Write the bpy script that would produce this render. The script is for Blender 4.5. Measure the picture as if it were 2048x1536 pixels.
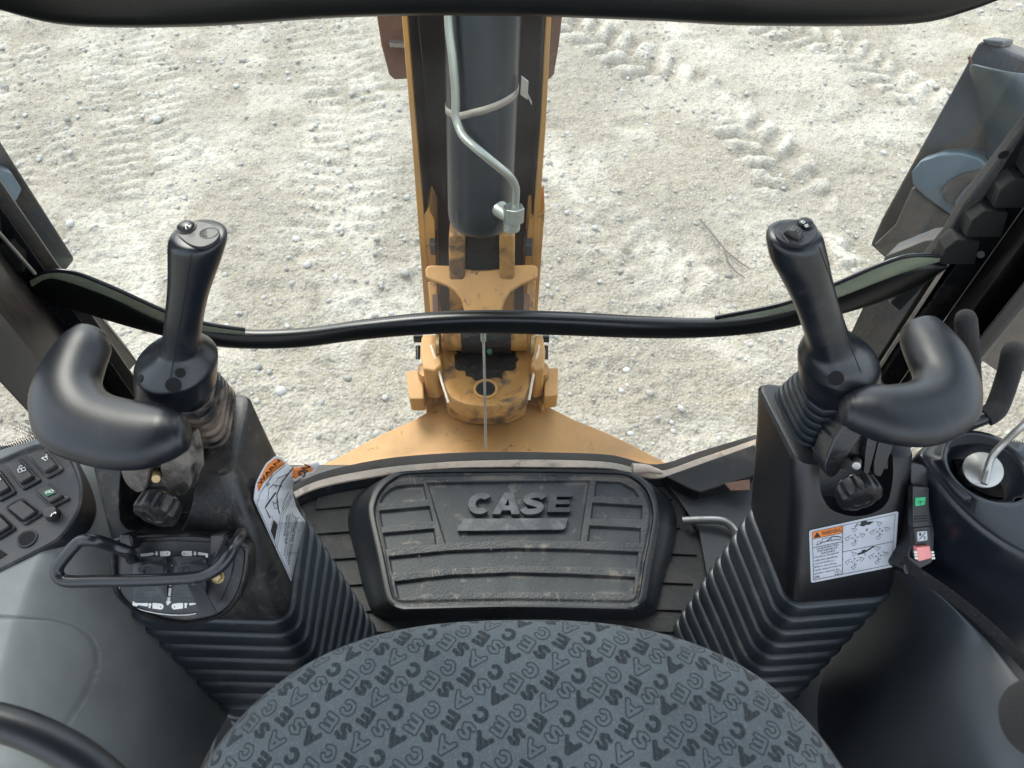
import bpy, bmesh, math, random
import numpy as np
from mathutils import Vector, Matrix, noise as mnoise
R = math.radians
random.seed(7); rng = np.random.default_rng(11)
for o in list(bpy.data.objects): bpy.data.objects.remove(o)
S = bpy.context.scene
COL = S.collection
# ------------------------------------------------------------------ camera
PITCH = 52.0; F = 1400.0
CAMP = Vector((0, 0, 1.25))
cam = bpy.data.cameras.new('camera'); co = bpy.data.objects.new('camera', cam); COL.objects.link(co)
co.location = CAMP; co.rotation_euler = (R(90 - PITCH), 0, 0)
cam.sensor_width = 36; cam.lens = F / 2048 * 36; cam.clip_start = .02; cam.clip_end = 800
cam.dof.use_dof = True; cam.dof.focus_distance = 1.15; cam.dof.aperture_fstop = 9
S.camera = co
# ------------------------------------------------------------------ light
SUN_EL, SUN_AZ = 47.0, 332.0          # azimuth clockwise from +Y
w = bpy.data.worlds.new('World'); S.world = w; w.use_nodes = True
nt = w.node_tree; nt.nodes.clear()
sky = nt.nodes.new('ShaderNodeTexSky'); sky.sky_type = 'NISHITA'; sky.sun_disc = False
sky.sun_elevation = R(SUN_EL); sky.sun_rotation = R(SUN_AZ); sky.dust_density = 3.0; sky.air_density = 1.0; sky.ozone_density = 1.0
bg = nt.nodes.new('ShaderNodeBackground'); bg.inputs[1].default_value = .15
wo = nt.nodes.new('ShaderNodeOutputWorld')
# thin bright cloud layer over the clear sky
tcw = nt.nodes.new('ShaderNodeTexCoord'); nzw = nt.nodes.new('ShaderNodeTexNoise'); nzw.inputs['Scale'].default_value = 2.2; nzw.inputs['Detail'].default_value = 5
nt.links.new(tcw.outputs['Generated'], nzw.inputs[0])
mrw = nt.nodes.new('ShaderNodeMapRange'); mrw.inputs[1].default_value = .36; mrw.inputs[2].default_value = .60; mrw.inputs[3].default_value = .25; mrw.inputs[4].default_value = .95
nt.links.new(nzw.outputs[0], mrw.inputs[0])
mxw = nt.nodes.new('ShaderNodeMix'); mxw.data_type = 'RGBA'; mxw.inputs[7].default_value = (6.2, 6.7, 7.4, 1)
nt.links.new(mrw.outputs[0], mxw.inputs[0]); nt.links.new(sky.outputs[0], mxw.inputs[6])
nt.links.new(mxw.outputs[2], bg.inputs[0]); nt.links.new(bg.outputs[0], wo.inputs[0])
sl = bpy.data.lights.new('sun', 'SUN'); sl.energy = 1.3; sl.angle = R(24); sl.color = (1, .95, .87)
so = bpy.data.objects.new('sun', sl); COL.objects.link(so)
az, el = R(SUN_AZ), R(SUN_EL)
sdir = Vector((math.sin(az) * math.cos(el), math.cos(az) * math.cos(el), math.sin(el)))
so.rotation_euler = sdir.to_track_quat('Z', 'Y').to_euler()
so.location = (0, 0, 20)
vs = S.view_settings; vs.view_transform = 'Standard'; vs.look = 'None'; vs.gamma = 1; vs.use_curve_mapping = False
vs.exposure = 1.45
# ------------------------------------------------------------------ pixel rays
ct, st_ = math.cos(R(PITCH)), math.sin(R(PITCH))
FW = Vector((0, ct, -st_)); UP = Vector((0, st_, ct)); RT = Vector((1, 0, 0))
def ray(u, v): return FW + RT * ((u - 1024) / F) + UP * ((768 - v) / F)
def P(u, v, z=None, y=None, x=None, d=None):
    r = ray(u, v)
    if z is not None: t = (z - CAMP.z) / r.z
    elif y is not None: t = y / r.y
    elif x is not None: t = x / r.x
    else: t = d
    return CAMP + r * t
def proj(X, Y, Z):
    dz = Z - CAMP.z
    dep = Y * ct - dz * st_
    return 1024 + F * X / dep, 768 - F * (Y * st_ + dz * ct) / dep
class Pl:
    def __init__(s, p0, n): s.p0 = Vector(p0); s.n = Vector(n).normalized()
    def p(s, u, v, h=0):          # point h above the plane's foot point
        r = ray(u, v); t = (s.p0 - CAMP).dot(s.n) / r.dot(s.n)
        return CAMP + r * t + s.n * h
    def x(s, u, v, h=0):          # point at height h that shows at the pixel
        r = ray(u, v); t = (s.p0 + s.n * h - CAMP).dot(s.n) / r.dot(s.n)
        return CAMP + r * t
# ------------------------------------------------------------------ materials
def mat(name, base, rough=.5, metal=0, spec=.5, bump=None, dirt=None, dirt2=None, coat=0, sheen=0, attr=None):
    m = bpy.data.materials.new(name); m.use_nodes = True; t = m.node_tree; N = t.nodes; L = t.links
    b = N['Principled BSDF']
    b.inputs['Base Color'].default_value = (*base, 1); b.inputs['Roughness'].default_value = rough
    b.inputs['Metallic'].default_value = metal; b.inputs['Specular IOR Level'].default_value = spec
    b.inputs['Coat Weight'].default_value = coat; b.inputs['Sheen Weight'].default_value = sheen
    tc = N.new('ShaderNodeTexCoord'); col = None; rg = None
    def mixc(fac, a, c):
        x = N.new('ShaderNodeMix'); x.data_type = 'RGBA'
        L.new(fac, x.inputs[0])
        if isinstance(a, tuple): x.inputs[6].default_value = (*a, 1)
        else: L.new(a, x.inputs[6])
        if isinstance(c, tuple): x.inputs[7].default_value = (*c, 1)
        else: L.new(c, x.inputs[7])
        return x.outputs[2]
    def nz(scale, detail=6, dist=0, rough_=.6, stretch=None):
        n = N.new('ShaderNodeTexNoise'); n.inputs['Scale'].default_value = scale; n.inputs['Detail'].default_value = detail
        n.inputs['Distortion'].default_value = dist; n.inputs['Roughness'].default_value = rough_
        if stretch:
            mp = N.new('ShaderNodeMapping'); mp.inputs['Scale'].default_value = stretch
            L.new(tc.outputs['Object'], mp.inputs[0]); L.new(mp.outputs[0], n.inputs[0])
        else: L.new(tc.outputs['Object'], n.inputs[0])
        return n.outputs[0]
    def ramp(f, lo, hi, mx=1):
        r = N.new('ShaderNodeMapRange'); r.inputs[1].default_value = lo; r.inputs[2].default_value = hi
        r.inputs[4].default_value = mx; L.new(f, r.inputs[0]); return r.outputs[0]
    col = base; rsrc = None
    vf = nz(9, 4); 
    col = mixc(ramp(vf, .3, .7), tuple(c * .82 for c in base), tuple(min(1, c * 1.15) for c in base))
    for dd in (dirt, dirt2):
        if not dd: continue
        dc, sc, lo, hi, mx = dd[:5]; stt = dd[5] if len(dd) > 5 else None
        f = ramp(nz(sc, 8, .6, .65, stt), lo, hi, mx)
        col = mixc(f, col, dc)
        mm = N.new('ShaderNodeMath'); mm.operation = 'MULTIPLY_ADD'; mm.inputs[1].default_value = .8 - rough if rough < .8 else 0
        L.new(f, mm.inputs[0]); mm.inputs[2].default_value = rough
        if rsrc is None: rsrc = mm.outputs[0]
        else:
            mx2 = N.new('ShaderNodeMath'); mx2.operation = 'MAXIMUM'; L.new(rsrc, mx2.inputs[0]); L.new(mm.outputs[0], mx2.inputs[1]); rsrc = mx2.outputs[0]
    if attr:
        a = N.new('ShaderNodeAttribute'); a.attribute_name = attr[0]
        col = mixc(a.outputs['Fac'], col, attr[1])
    L.new(col, b.inputs['Base Color'])
    if rsrc is not None: L.new(rsrc, b.inputs['Roughness'])
    if bump:
        sc, stg, dist = bump
        bn = N.new('ShaderNodeBump'); bn.inputs['Strength'].default_value = stg; bn.inputs['Distance'].default_value = dist
        L.new(nz(sc, 3), bn.inputs['Height']); L.new(bn.outputs[0], b.inputs['Normal'])
    return m
DUST = (.17, .145, .115)
M = {}
M['black'] = mat('black_moulded_plastic', (.007, .008, .010), .36, bump=(700, .35, .0006), dirt=(DUST, 14, .55, .8, .18))
M['tower'] = mat('tower_plastic', (.0065, .007, .009), .31, bump=(520, .45, .0008), dirt=(DUST, 11, .60, .85, .25))
M['tower_dusty'] = mat('tower_plastic_dusty', (.008, .0085, .0095), .36, bump=(520, .45, .0008), dirt=(DUST, 7, .50, .74, .34), dirt2=((.25, .21, .16), 60, .54, .75, .28))
M['grip'] = mat('grip_rubber', (.007, .010, .014), .29, bump=(900, .12, .0004), dirt=((.11, .1, .09), 18, .52, .8, .3))
M['pad'] = mat('pad_vinyl', (.005, .007, .011), .36, bump=(900, .25, .0005), dirt=((.07, .07, .07), 9, .5, .8, .3), dirt2=((.16, .15, .13), 130, .68, .76, .35))
M['boot'] = mat('boot_rubber', (.018, .024, .030), .31, bump=(800, .3, .0005), dirt=(DUST, 20, .56, .8, .28))
M['boot_dusty'] = mat('boot_rubber_dusty', (.011, .013, .015), .42, bump=(800, .3, .0005), dirt=((.26, .19, .14), 22, .42, .62, .7))
M['rubber'] = mat('seal_rubber', (.006, .007, .007), .30, bump=(300, .2, .0006), dirt=((.1, .1, .08), 30, .62, .85, .15))
M['roughrub'] = mat('old_rubber', (.02, .02, .02), .85, bump=(260, .8, .002))
M['steelblk'] = mat('black_painted_steel', (.015, .017, .02), .24, bump=(60, .1, .001), dirt=((.12, .09, .07), 16, .58, .8, .5))
M['pillar'] = mat('pillar_steel', (.010, .009, .0095), .40, bump=(90, .2, .001), dirt=((.13, .095, .075), 9, .48, .78, .55, (1, 1, .3)))
M['pillar2'] = mat('pillar_trim', (.018, .018, .02), .55, dirt=((.16, .13, .11), 6, .45, .8, .5, (1, 1, .3)))
M['metal'] = mat('bare_steel', (.42, .42, .40), .38, metal=.85, dirt=((.16, .12, .09), 30, .5, .75, .6))
M['zinc'] = mat('zinc_pipe', (.36, .38, .34), .35, metal=.7, dirt=((.2, .19, .15), 25, .5, .8, .5))
M['strap'] = mat('clamp_strap', (.30, .27, .23), .5, metal=.5)
M['yellow'] = mat('machine_paint', (.50, .262, .078), .5, bump=(40, .15, .002), dirt=((.09, .055, .035), 34, .62, .69, .8), dirt2=((.30, .20, .11), 5, .45, .75, .55))
M['yellow_worn'] = mat('machine_paint_greasy', (.45, .235, .068), .5, bump=(50, .3, .003), dirt=((.055, .042, .034), 16, .47, .63, .9), dirt2=((.30, .14, .06), 30, .5, .75, .6))
M['rust'] = mat('rusty_steel', (.16, .085, .055), .75, bump=(50, .5, .004), dirt=((.09, .05, .035), 20, .45, .7, .7), dirt2=((.33, .25, .18), 5, .55, .8, .4))
M['brown'] = mat('channel_shade_brown', (.055, .034, .022), .55, bump=(30, .2, .003), dirt=((.02, .016, .014), 5, .45, .65, .8, (1, 1, .3)), dirt2=((.15, .10, .07), 60, .6, .8, .35))  # dark brown puts the shade inside the yellow boom channel into the colour
M['cyl'] = mat('cylinder_paint', (.011, .015, .019), .33, bump=(20, .06, .002), dirt=((.16, .16, .15), 45, .62, .85, .35))
M['grease'] = mat('grease', (.015, .012, .01), .4, bump=(60, .8, .006))
M['stab'] = mat('stabilizer_steel', (.06, .052, .046), .5, bump=(120, .5, .003), dirt=((.15, .115, .09), 30, .42, .75, .6), dirt2=((.04, .055, .07), 4, .45, .6, .8))
M['stab_blue'] = mat('stabilizer_blue_grey', (.085, .125, .155), .45, bump=(60, .2, .002), dirt=((.10, .12, .13), 14, .5, .75, .7))
M['console'] = mat('grey_console', (.20, .212, .208), .47, bump=(900, .25, .0005), dirt=((.11, .10, .09), 3, .45, .7, .5), dirt2=((.03, .03, .03), 160, .70, .76, .6))
M['dark_console'] = mat('dark_console', (.011, .014, .017), .36, bump=(800, .3, .0005), dirt=((.06, .06, .065), 5, .5, .8, .3))
M['rconsole'] = mat('right_console', (.007, .0095, .015), .28, bump=(700, .3, .0005), dirt=((.07, .07, .08), 80, .68, .8, .3))
M['switch'] = mat('switch_plastic', (.010, .011, .013), .40, dirt=((.13, .11, .09), 30, .5, .8, .4))
M['panel'] = mat('switch_panel_plastic', (.013, .016, .02), .42, bump=(700, .2, .0004), dirt=((.15, .12, .10), 22, .50, .75, .45))
M['mat'] = mat('floor_mat_rubber', (.014, .016, .016), .6, bump=(380, .8, .0016), dirt=((.16, .13, .11), 12, .48, .78, .45))
M['tread'] = mat('tread_rubber', (.028, .036, .041), .5, bump=(330, .7, .0012), dirt=((.15, .15, .145), 9, .45, .80, .5), dirt2=((.34, .28, .22), 30, .62, .72, .6), attr=('dirt', (.22, .19, .16)))
M['worn'] = mat('worn_rubber_letter', (.055, .063, .068), .45, bump=(200, .3, .001), dirt=((.26, .27, .27), 22, .44, .7, .7))
M['floor'] = mat('cab_floor_steel', (.014, .014, .015), .5, bump=(60, .2, .002), dirt=((.12, .09, .075), 10, .5, .75, .5))
M['kick'] = mat('kick_plate_paint', (.05, .055, .058), .4, bump=(40, .1, .002), dirt=((.10, .08, .07), 12, .5, .75, .5))
M['sill'] = mat('worn_sill', (.17, .165, .15), .45, metal=.2, bump=(70, .3, .002), dirt=((.26, .21, .17), 12, .5, .7, .7, (.3, 1, 1)))
M['caulk'] = mat('old_caulk', (.78, .64, .52), .7, bump=(90, .6, .004), dirt=((.20, .13, .10), 25, .58, .72, .6), dirt2=((.62, .58, .48), 6, .5, .6, .8))
M['white'] = mat('sticker_white', (.48, .50, .54), .45)
M['white_d'] = mat('sticker_white_peeling', (.55, .56, .58), .5, dirt=((.3, .25, .2), 30, .6, .8, .3))
M['orange'] = mat('sticker_orange', (.75, .22, .04), .5)
M['ink'] = mat('sticker_ink', (.012, .012, .014), .6)
M['icon'] = mat('icon_white', (.75, .75, .70), .6, dirt=((.3, .26, .2), 60, .6, .8, .5))
M['green'] = mat('switch_green', (.02, .42, .16), .35)
M['green_d'] = mat('switch_green_dark', (.01, .10, .05), .4)
M['pink'] = mat('switch_pink', (.75, .26, .24), .45)
M['brass'] = mat('brass_bolt', (.40, .30, .15), .45, metal=.8, dirt=((.1, .08, .06), 60, .5, .7, .5))
M['foam'] = mat('foam_grip', (.022, .021, .022), .9, bump=(500, .8, .0015))
M['carpet'] = mat('carpet_trim', (.012, .012, .013), .95, bump=(500, 1, .003), dirt=((.10, .09, .08), 220, .6, .72, .6))
M['edge'] = mat('green_glass_edge', (.27, .30, .21), .25, dirt=((.30, .33, .26), 8, .5, .7, .5))
M['stick'] = mat('dry_twig', (.13, .115, .095), .9)
M['hole'] = mat('dark_cavity', (.004, .004, .005), .9)
M['stem_dirty'] = mat('dirty_stem_steel', (.02, .02, .02), .45, bump=(200, .4, .001), dirt=((.20, .17, .14), 26, .42, .58, .8), dirt2=((.32, .15, .10), 18, .62, .70, .8))
M['moulding'] = mat('satin_moulding', (.030, .036, .043), .33, bump=(800, .3, .0005), dirt=((.08, .08, .085), 6, .5, .8, .3), dirt2=((.14, .13, .12), 150, .66, .74, .5))
M['stab_dark'] = mat('stabilizer_dark_teal', (.035, .052, .064), .36, bump=(60, .2, .002), dirt=((.08, .09, .09), 14, .45, .75, .7))
M['grit'] = mat('pale_grit', (.42, .38, .32), .9)
M['mini_boot'] = mat('mini_boot_rubber', (.034, .040, .044), .45, dirt=((.16, .15, .13), 40, .5, .8, .5))
M['headliner'] = mat('headliner', (.16, .165, .17), .85)
M['reflex'] = mat('engraved_tint', (.3, .3, .28), .6)
def glass(name, dust=.03, tint=(.93, .97, .95), ior=1.35):
    m = bpy.data.materials.new(name); m.use_nodes = True; t = m.node_tree; N = t.nodes; L = t.links; N.clear()
    o = N.new('ShaderNodeOutputMaterial'); tr = N.new('ShaderNodeBsdfTransparent'); tr.inputs[0].default_value = (*tint, 1)
    g = N.new('ShaderNodeBsdfGlossy'); g.inputs['Roughness'].default_value = .02
    fr = N.new('ShaderNodeFresnel'); fr.inputs[0].default_value = ior
    m1 = N.new('ShaderNodeMixShader'); L.new(fr.outputs[0], m1.inputs[0]); L.new(tr.outputs[0], m1.inputs[1]); L.new(g.outputs[0], m1.inputs[2])
    d = N.new('ShaderNodeBsdfDiffuse'); d.inputs[0].default_value = (.6, .58, .54, 1)
    tc = N.new('ShaderNodeTexCoord')
    n1 = N.new('ShaderNodeTexNoise'); n1.inputs['Scale'].default_value = 4; n1.inputs['Detail'].default_value = 6; L.new(tc.outputs['Object'], n1.inputs[0])
    v1 = N.new('ShaderNodeTexVoronoi'); v1.inputs['Scale'].default_value = 70; L.new(tc.outputs['Object'], v1.inputs[0])
    def mr(s, a, b, c, e):
        r = N.new('ShaderNodeMapRange'); L.new(s, r.inputs[0]); r.inputs[1].default_value = a; r.inputs[2].default_value = b; r.inputs[3].default_value = c; r.inputs[4].default_value = e; return r.outputs[0]
    a = mr(n1.outputs[0], .35, .75, 0, dust * 2)
    s = mr(v1.outputs['Distance'], .05, .09, .3, 0)
    gate = mr(n1.outputs[0], .48, .62, 0, 1)
    mu = N.new('ShaderNodeMath'); mu.operation = 'MULTIPLY'; L.new(s, mu.inputs[0]); L.new(gate, mu.inputs[1])
    mp = N.new('ShaderNodeMapping'); mp.inputs['Scale'].default_value = (260, 30, 5); L.new(tc.outputs['Object'], mp.inputs[0])
    n2 = N.new('ShaderNodeTexNoise'); n2.inputs['Scale'].default_value = 1; n2.inputs['Detail'].default_value = 2; L.new(mp.outputs[0], n2.inputs[0])
    sc = mr(n2.outputs[0], .70, .74, 0, .12)
    ad = N.new('ShaderNodeMath'); ad.operation = 'ADD'; L.new(a, ad.inputs[0]); L.new(mu.outputs[0], ad.inputs[1])
    ad2 = N.new('ShaderNodeMath'); ad2.operation = 'ADD'; L.new(ad.outputs[0], ad2.inputs[0]); L.new(sc, ad2.inputs[1])
    m2 = N.new('ShaderNodeMixShader'); L.new(ad2.outputs[0], m2.inputs[0]); L.new(m1.outputs[0], m2.inputs[1]); L.new(d.outputs[0], m2.inputs[2])
    L.new(m2.outputs[0], o.inputs[0]); return m
M['glass'] = glass('window_glass', .06)
M['glass_low'] = glass('lower_window_glass', ior=1.12)
M['glass_side'] = glass('side_window_glass', .06, (.85, .87, .85))
# ------------------------------------------------------------------ object helpers
OFF = {}
def thing(name, label, cat, loc, group=None):
    o = bpy.data.objects.new(name, None); COL.objects.link(o); o.empty_display_size = .05
    o.location = loc; OFF[o] = Vector(loc)
    o['label'] = label; o['category'] = cat
    if group: o['group'] = group
    return o
def tag(o, label=None, cat=None, group=None, kind=None):
    if label: o['label'] = label
    if cat: o['category'] = cat
    if group: o['group'] = group
    if kind: o['kind'] = kind
    return o
def obj(name, V, Fc, m, parent=None, smooth=None, bevel=0, subs=0, solid=0, segs=3):
    off = OFF[parent] if parent else Vector((0, 0, 0))
    if parent is None and len(V):
        off = Vector(np.mean(np.array([tuple(v) for v in V]), axis=0)); 
    me = bpy.data.meshes.new(name)
    me.from_pydata([tuple(Vector(v) - off) for v in V], [], Fc); 
    bm = bmesh.new(); bm.from_mesh(me); bmesh.ops.recalc_face_normals(bm, faces=bm.faces); bm.to_mesh(me); bm.free()
    me.materials.append(M[m] if isinstance(m, str) else m)
    if smooth is None: smooth = 35
    for p in me.polygons: p.use_smooth = True
    if smooth < 180: me.set_sharp_from_angle(angle=R(smooth))
    o = bpy.data.objects.new(name, me); COL.objects.link(o)
    if parent: o.parent = parent
    else: o.location = off
    OFF[o] = off
    if solid:
        s = o.modifiers.new('solid', 'SOLIDIFY'); s.thickness = solid; s.offset = -1
    if bevel:
        b = o.modifiers.new('bevel', 'BEVEL'); b.width = bevel; b.segments = segs; b.limit_method = 'ANGLE'; b.angle_limit = R(40); b.harden_normals = True
    if subs:
        s = o.modifiers.new('subsurf', 'SUBSURF'); s.levels = subs; s.render_levels = subs
    return o
def catmull(pts, n=8, closed=False):
    pts = [Vector(p) for p in pts]; out = []; N = len(pts)
    rngi = range(N if closed else N - 1)
    for i in rngi:
        if closed: a, b, c, d = pts[i - 1], pts[i], pts[(i + 1) % N], pts[(i + 2) % N]
        else: a, b, c, d = pts[max(i - 1, 0)], pts[i], pts[i + 1], pts[min(i + 2, N - 1)]
        for k in range(n):
            t = k / n
            out.append(.5 * ((2 * b) + (c - a) * t + (2 * a - 5 * b + 4 * c - d) * t * t + (3 * b - a - 3 * c + d) * t ** 3))
    if not closed: out.append(pts[-1].copy())
    return out
def roundpoly(pts, r, n=5):
    out = []; N = len(pts); pts = [Vector(p) for p in pts]
    for i in range(N):
        a, b, c = pts[i - 1], pts[i], pts[(i + 1) % N]
        rr = min(r, (a - b).length * .45, (c - b).length * .45)
        p0 = b + (a - b).normalized() * rr; p1 = b + (c - b).normalized() * rr
        for k in range(n + 1):
            t = k / n; out.append(p0 * (1 - t) ** 2 + b * 2 * t * (1 - t) + p1 * t * t)
    return out
def loft_vf(rings, cap=(True, True), closed=True):
    V = []; Fc = []; n = len(rings[0])
    for r in rings: V += [Vector(p) for p in r]
    m = n if closed else n - 1
    for i in range(len(rings) - 1):
        for j in range(m):
            k = (j + 1) % n
            Fc.append((i * n + j, i * n + k, (i + 1) * n + k, (i + 1) * n + j))
    if cap[0]: Fc.append(tuple(range(n - 1, -1, -1)))
    if cap[1]: Fc.append(tuple((len(rings) - 1) * n + j for j in range(n)))
    return V, Fc
def loft(name, rings, m, parent=None, cap=(True, True), smooth=60, **k):
    V, Fc = loft_vf(rings, cap); return obj(name, V, Fc, m, parent, smooth=smooth, **k)
def ell(c, a, b, n=32, e=2.0):
    c, a, b = Vector(c), Vector(a), Vector(b); out = []
    for i in range(n):
        t = 2 * math.pi * i / n; cc, ss = math.cos(t), math.sin(t)
        out.append(c + a * (abs(cc) ** (2 / e) * (1 if cc >= 0 else -1)) + b * (abs(ss) ** (2 / e) * (1 if ss >= 0 else -1)))
    return out
def tube_vf(path, r, n=14, cap=True, flat=None):
    path = [Vector(p) for p in path]; rings = []; ref = None
    for i, p in enumerate(path):
        d = (path[min(i + 1, len(path) - 1)] - path[max(i - 1, 0)]).normalized()
        if ref is None: ref = d.orthogonal().normalized()
        ref = (ref - d * ref.dot(d)).normalized(); b = d.cross(ref)
        rr = r(i / (len(path) - 1)) if callable(r) else r
        rings.append(ell(p, ref * rr, b * rr, n))
    return loft_vf(rings, (cap, cap))
def tube(name, path, r, m, parent=None, n=14, **k):
    V, Fc = tube_vf(path, r, n); return obj(name, V, Fc, m, parent, smooth=60, **k)
def join_vf(*parts):
    V = []; Fc = []
    for v, f in parts:
        o = len(V); V += list(v); Fc += [tuple(i + o for i in q) for q in f]
    return V, Fc
def prism_vf(top, bot):
    n = len(top); V = [Vector(p) for p in top] + [Vector(p) for p in bot]
    Fc = [tuple(range(n)), tuple(range(2 * n - 1, n - 1, -1))]
    for i in range(n):
        j = (i + 1) % n; Fc.append((i, i + n, j + n, j))
    return V, Fc
def plate(name, px, pl, h0, h1, m, parent=None, r=0, **k):
    q = [Vector((u, v, 0)) for u, v in px]
    if r: q = roundpoly(q, r)
    V, Fc = prism_vf([pl.x(a.x, a.y, h1) for a in q], [pl.x(a.x, a.y, h1) - pl.n * (h1 - h0) for a in q])
    return obj(name, V, Fc, m, parent, **k)
def box_vf(c, ax, ay, az):
    c = Vector(c); ax, ay, az = Vector(ax), Vector(ay), Vector(az)
    return prism_vf([c + az - ax - ay, c + az + ax - ay, c + az + ax + ay, c + az - ax + ay], [c - az - ax - ay, c - az + ax - ay, c - az + ax + ay, c - az - ax + ay])
def abox(x0, x1, y0, y1, z0, z1):
    return box_vf(((x0 + x1) / 2, (y0 + y1) / 2, (z0 + z1) / 2), ((x1 - x0) / 2, 0, 0), (0, (y1 - y0) / 2, 0), (0, 0, (z1 - z0) / 2))
def stroke_vf(px, pl, wd, h):
    P3 = [pl.x(u, v, h) for u, v in px]; V = []; Fc = []
    for i, p in enumerate(P3):
        d = (P3[min(i + 1, len(P3) - 1)] - P3[max(i - 1, 0)])
        s = d.cross(pl.n).normalized() * wd / 2; V += [p + s, p - s]
    for i in range(len(P3) - 1): Fc.append((2 * i, 2 * i + 1, 2 * i + 3, 2 * i + 2))
    return V, Fc
def strokes(name, lines, pl, wd, h, m, parent):
    return obj(name, *join_vf(*[stroke_vf(l, pl, wd, h + .00003 * i) for i, l in enumerate(lines)]), m, parent, smooth=180)
def disc_vf(u, v, rpx, pl, h, n=20, ry=None):
    c = pl.x(u, v, h); a = pl.x(u + rpx, v, h) - c; b = pl.n.cross(a).normalized() * a.length
    return ell(c, a, b, n), [tuple(range(n))]
def cyl_on(name, u, v, r, pl, h0, h1, m, parent, n=24, r1=None, **k):
    c0 = pl.p(u, v, h0); a = Vector((1, 0, 0)); a = (a - pl.n * a.dot(pl.n)).normalized(); b = pl.n.cross(a); c1 = c0 + pl.n * (h1 - h0)
    r1 = r if r1 is None else r1
    return loft(name, [ell(c0, a * r, b * r, n), ell(c1, a * r1, b * r1, n)], m, parent, smooth=40, **k)
def grid(name, X, Y, Z, m, parent=None, attrs=None, smooth=180):
    ny, nx = X.shape; off = OFF[parent] if parent else Vector((float(X.mean()), float(Y.mean()), 0))
    me = bpy.data.meshes.new(name); n = nx * ny
    me.vertices.add(n); me.vertices.foreach_set('co', np.stack([X - off.x, Y - off.y, Z - off.z], -1).astype(np.float32).ravel())
    i = np.arange(n).reshape(ny, nx); q = np.stack([i[:-1, :-1], i[:-1, 1:], i[1:, 1:], i[1:, :-1]], -1).reshape(-1, 4)
    me.loops.add(q.size); me.loops.foreach_set('vertex_index', q.ravel().astype(np.int32))
    me.polygons.add(len(q)); me.polygons.foreach_set('loop_start', np.arange(0, q.size, 4, dtype=np.int32))
    me.update(calc_edges=True); me.polygons.foreach_set('use_smooth', np.ones(len(q), bool))
    for k, a in (attrs or {}).items():
        at = me.attributes.new(k, 'FLOAT', 'POINT'); at.data.foreach_set('value', a.astype(np.float32).ravel())
    me.materials.append(M[m] if isinstance(m, str) else m)
    o = bpy.data.objects.new(name, me); COL.objects.link(o)
    if parent: o.parent = parent
    else: o.location = off
    OFF[o] = off; return o
def hashg(ix, iy, seed):
    h = (ix.astype(np.int64) * 374761393 + iy.astype(np.int64) * 668265263 + seed * 1442695041) & 0xffffffff
    h = ((h ^ (h >> 13)) * 1274126177) & 0xffffffff
    return ((h ^ (h >> 16)) & 0xffff) / 65535.0
def vnoise(x, y, seed=0):
    ix, iy = np.floor(x), np.floor(y); fx, fy = x - ix, y - iy
    fx = fx * fx * (3 - 2 * fx); fy = fy * fy * (3 - 2 * fy)
    a, b, c, d = hashg(ix, iy, seed), hashg(ix + 1, iy, seed), hashg(ix, iy + 1, seed), hashg(ix + 1, iy + 1, seed)
    return a + (b - a) * fx + (c - a) * fy + (a - b - c + d) * fx * fy
def fbm(x, y, sc, octv=4, seed=0, g=.5):
    s = 0; a = 1; t = 0
    for k in range(octv):
        s = s + a * vnoise(x * sc, y * sc, seed + k * 17); t += a; a *= g; sc *= 2.03
    return s / t
def sst(x, a, b):
    t = np.clip((x - a) / (b - a), 0, 1); return t * t * (3 - 2 * t)
_dg = {}
def text_vf(body, bold=0.0, extrude=0, shear=0, align='LEFT'):
    c = bpy.data.curves.new('lettering', 'FONT'); c.body = body; c.offset = bold; c.extrude = extrude; c.shear = shear; c.align_x = align
    c.resolution_u = 3; c.size = 1
    o = bpy.data.objects.new('lettering', c); COL.objects.link(o)
    dg = bpy.context.evaluated_depsgraph_get(); me = bpy.data.meshes.new_from_object(o.evaluated_get(dg))
    V = [v.co.copy() for v in me.vertices]; Fc = [tuple(p.vertices) for p in me.polygons]
    bpy.data.objects.remove(o); bpy.data.curves.remove(c); bpy.data.meshes.remove(me)
    return V, Fc
def fit_text(body, x0, x1, y0, y1, bold=0.0, keep=False):
    V, Fc = text_vf(body, bold)
    xs = [v.x for v in V]; ys = [v.y for v in V]; a, b, c, d = min(xs), max(xs), min(ys), max(ys)
    return [Vector((x0 + (v.x - a) / (b - a) * (x1 - x0), y0 + (v.y - c) / (d - c) * (y1 - y0), 0)) for v in V], Fc
class Quad:     # unit square (s right, t up) on a sticker whose corners are given in pixels on a plane: TL TR BR BL
    def __init__(s, tl, tr, br, bl, pl): s.c = [Vector(x) for x in (tl, tr, br, bl)]; s.pl = pl
    def p(s, a, b, h=0):
        tl, tr, br, bl = s.c; q = (tl * (1 - a) + tr * a) * b + (bl * (1 - a) + br * a) * (1 - b)
        return s.pl.x(q.x, q.y, h)
    def rect(s, a0, a1, b0, b1, h):
        return [s.p(a0, b0, h), s.p(a1, b0, h), s.p(a1, b1, h), s.p(a0, b1, h)], [(0, 1, 2, 3)]
    def poly(s, pts, h): return [s.p(a, b, h) for a, b in pts], [tuple(range(len(pts)))]
    def line(s, pts, wd, h):
        V = []; Fc = []
        P3 = [s.p(a, b, h) for a, b in pts]
        for i, p in enumerate(P3):
            d = (P3[min(i + 1, len(P3) - 1)] - P3[max(i - 1, 0)]); q = d.cross(s.pl.n).normalized() * wd / 2; V += [p + q, p - q]
        for i in range(len(P3) - 1): Fc.append((2 * i, 2 * i + 1, 2 * i + 3, 2 * i + 2))
        return V, Fc
    def text(s, body, a0, a1, b0, b1, h, bold=0.0):
        V, Fc = fit_text(body, a0, a1, b0, b1, bold); return [s.p(v.x, v.y, h) for v in V], Fc
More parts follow.
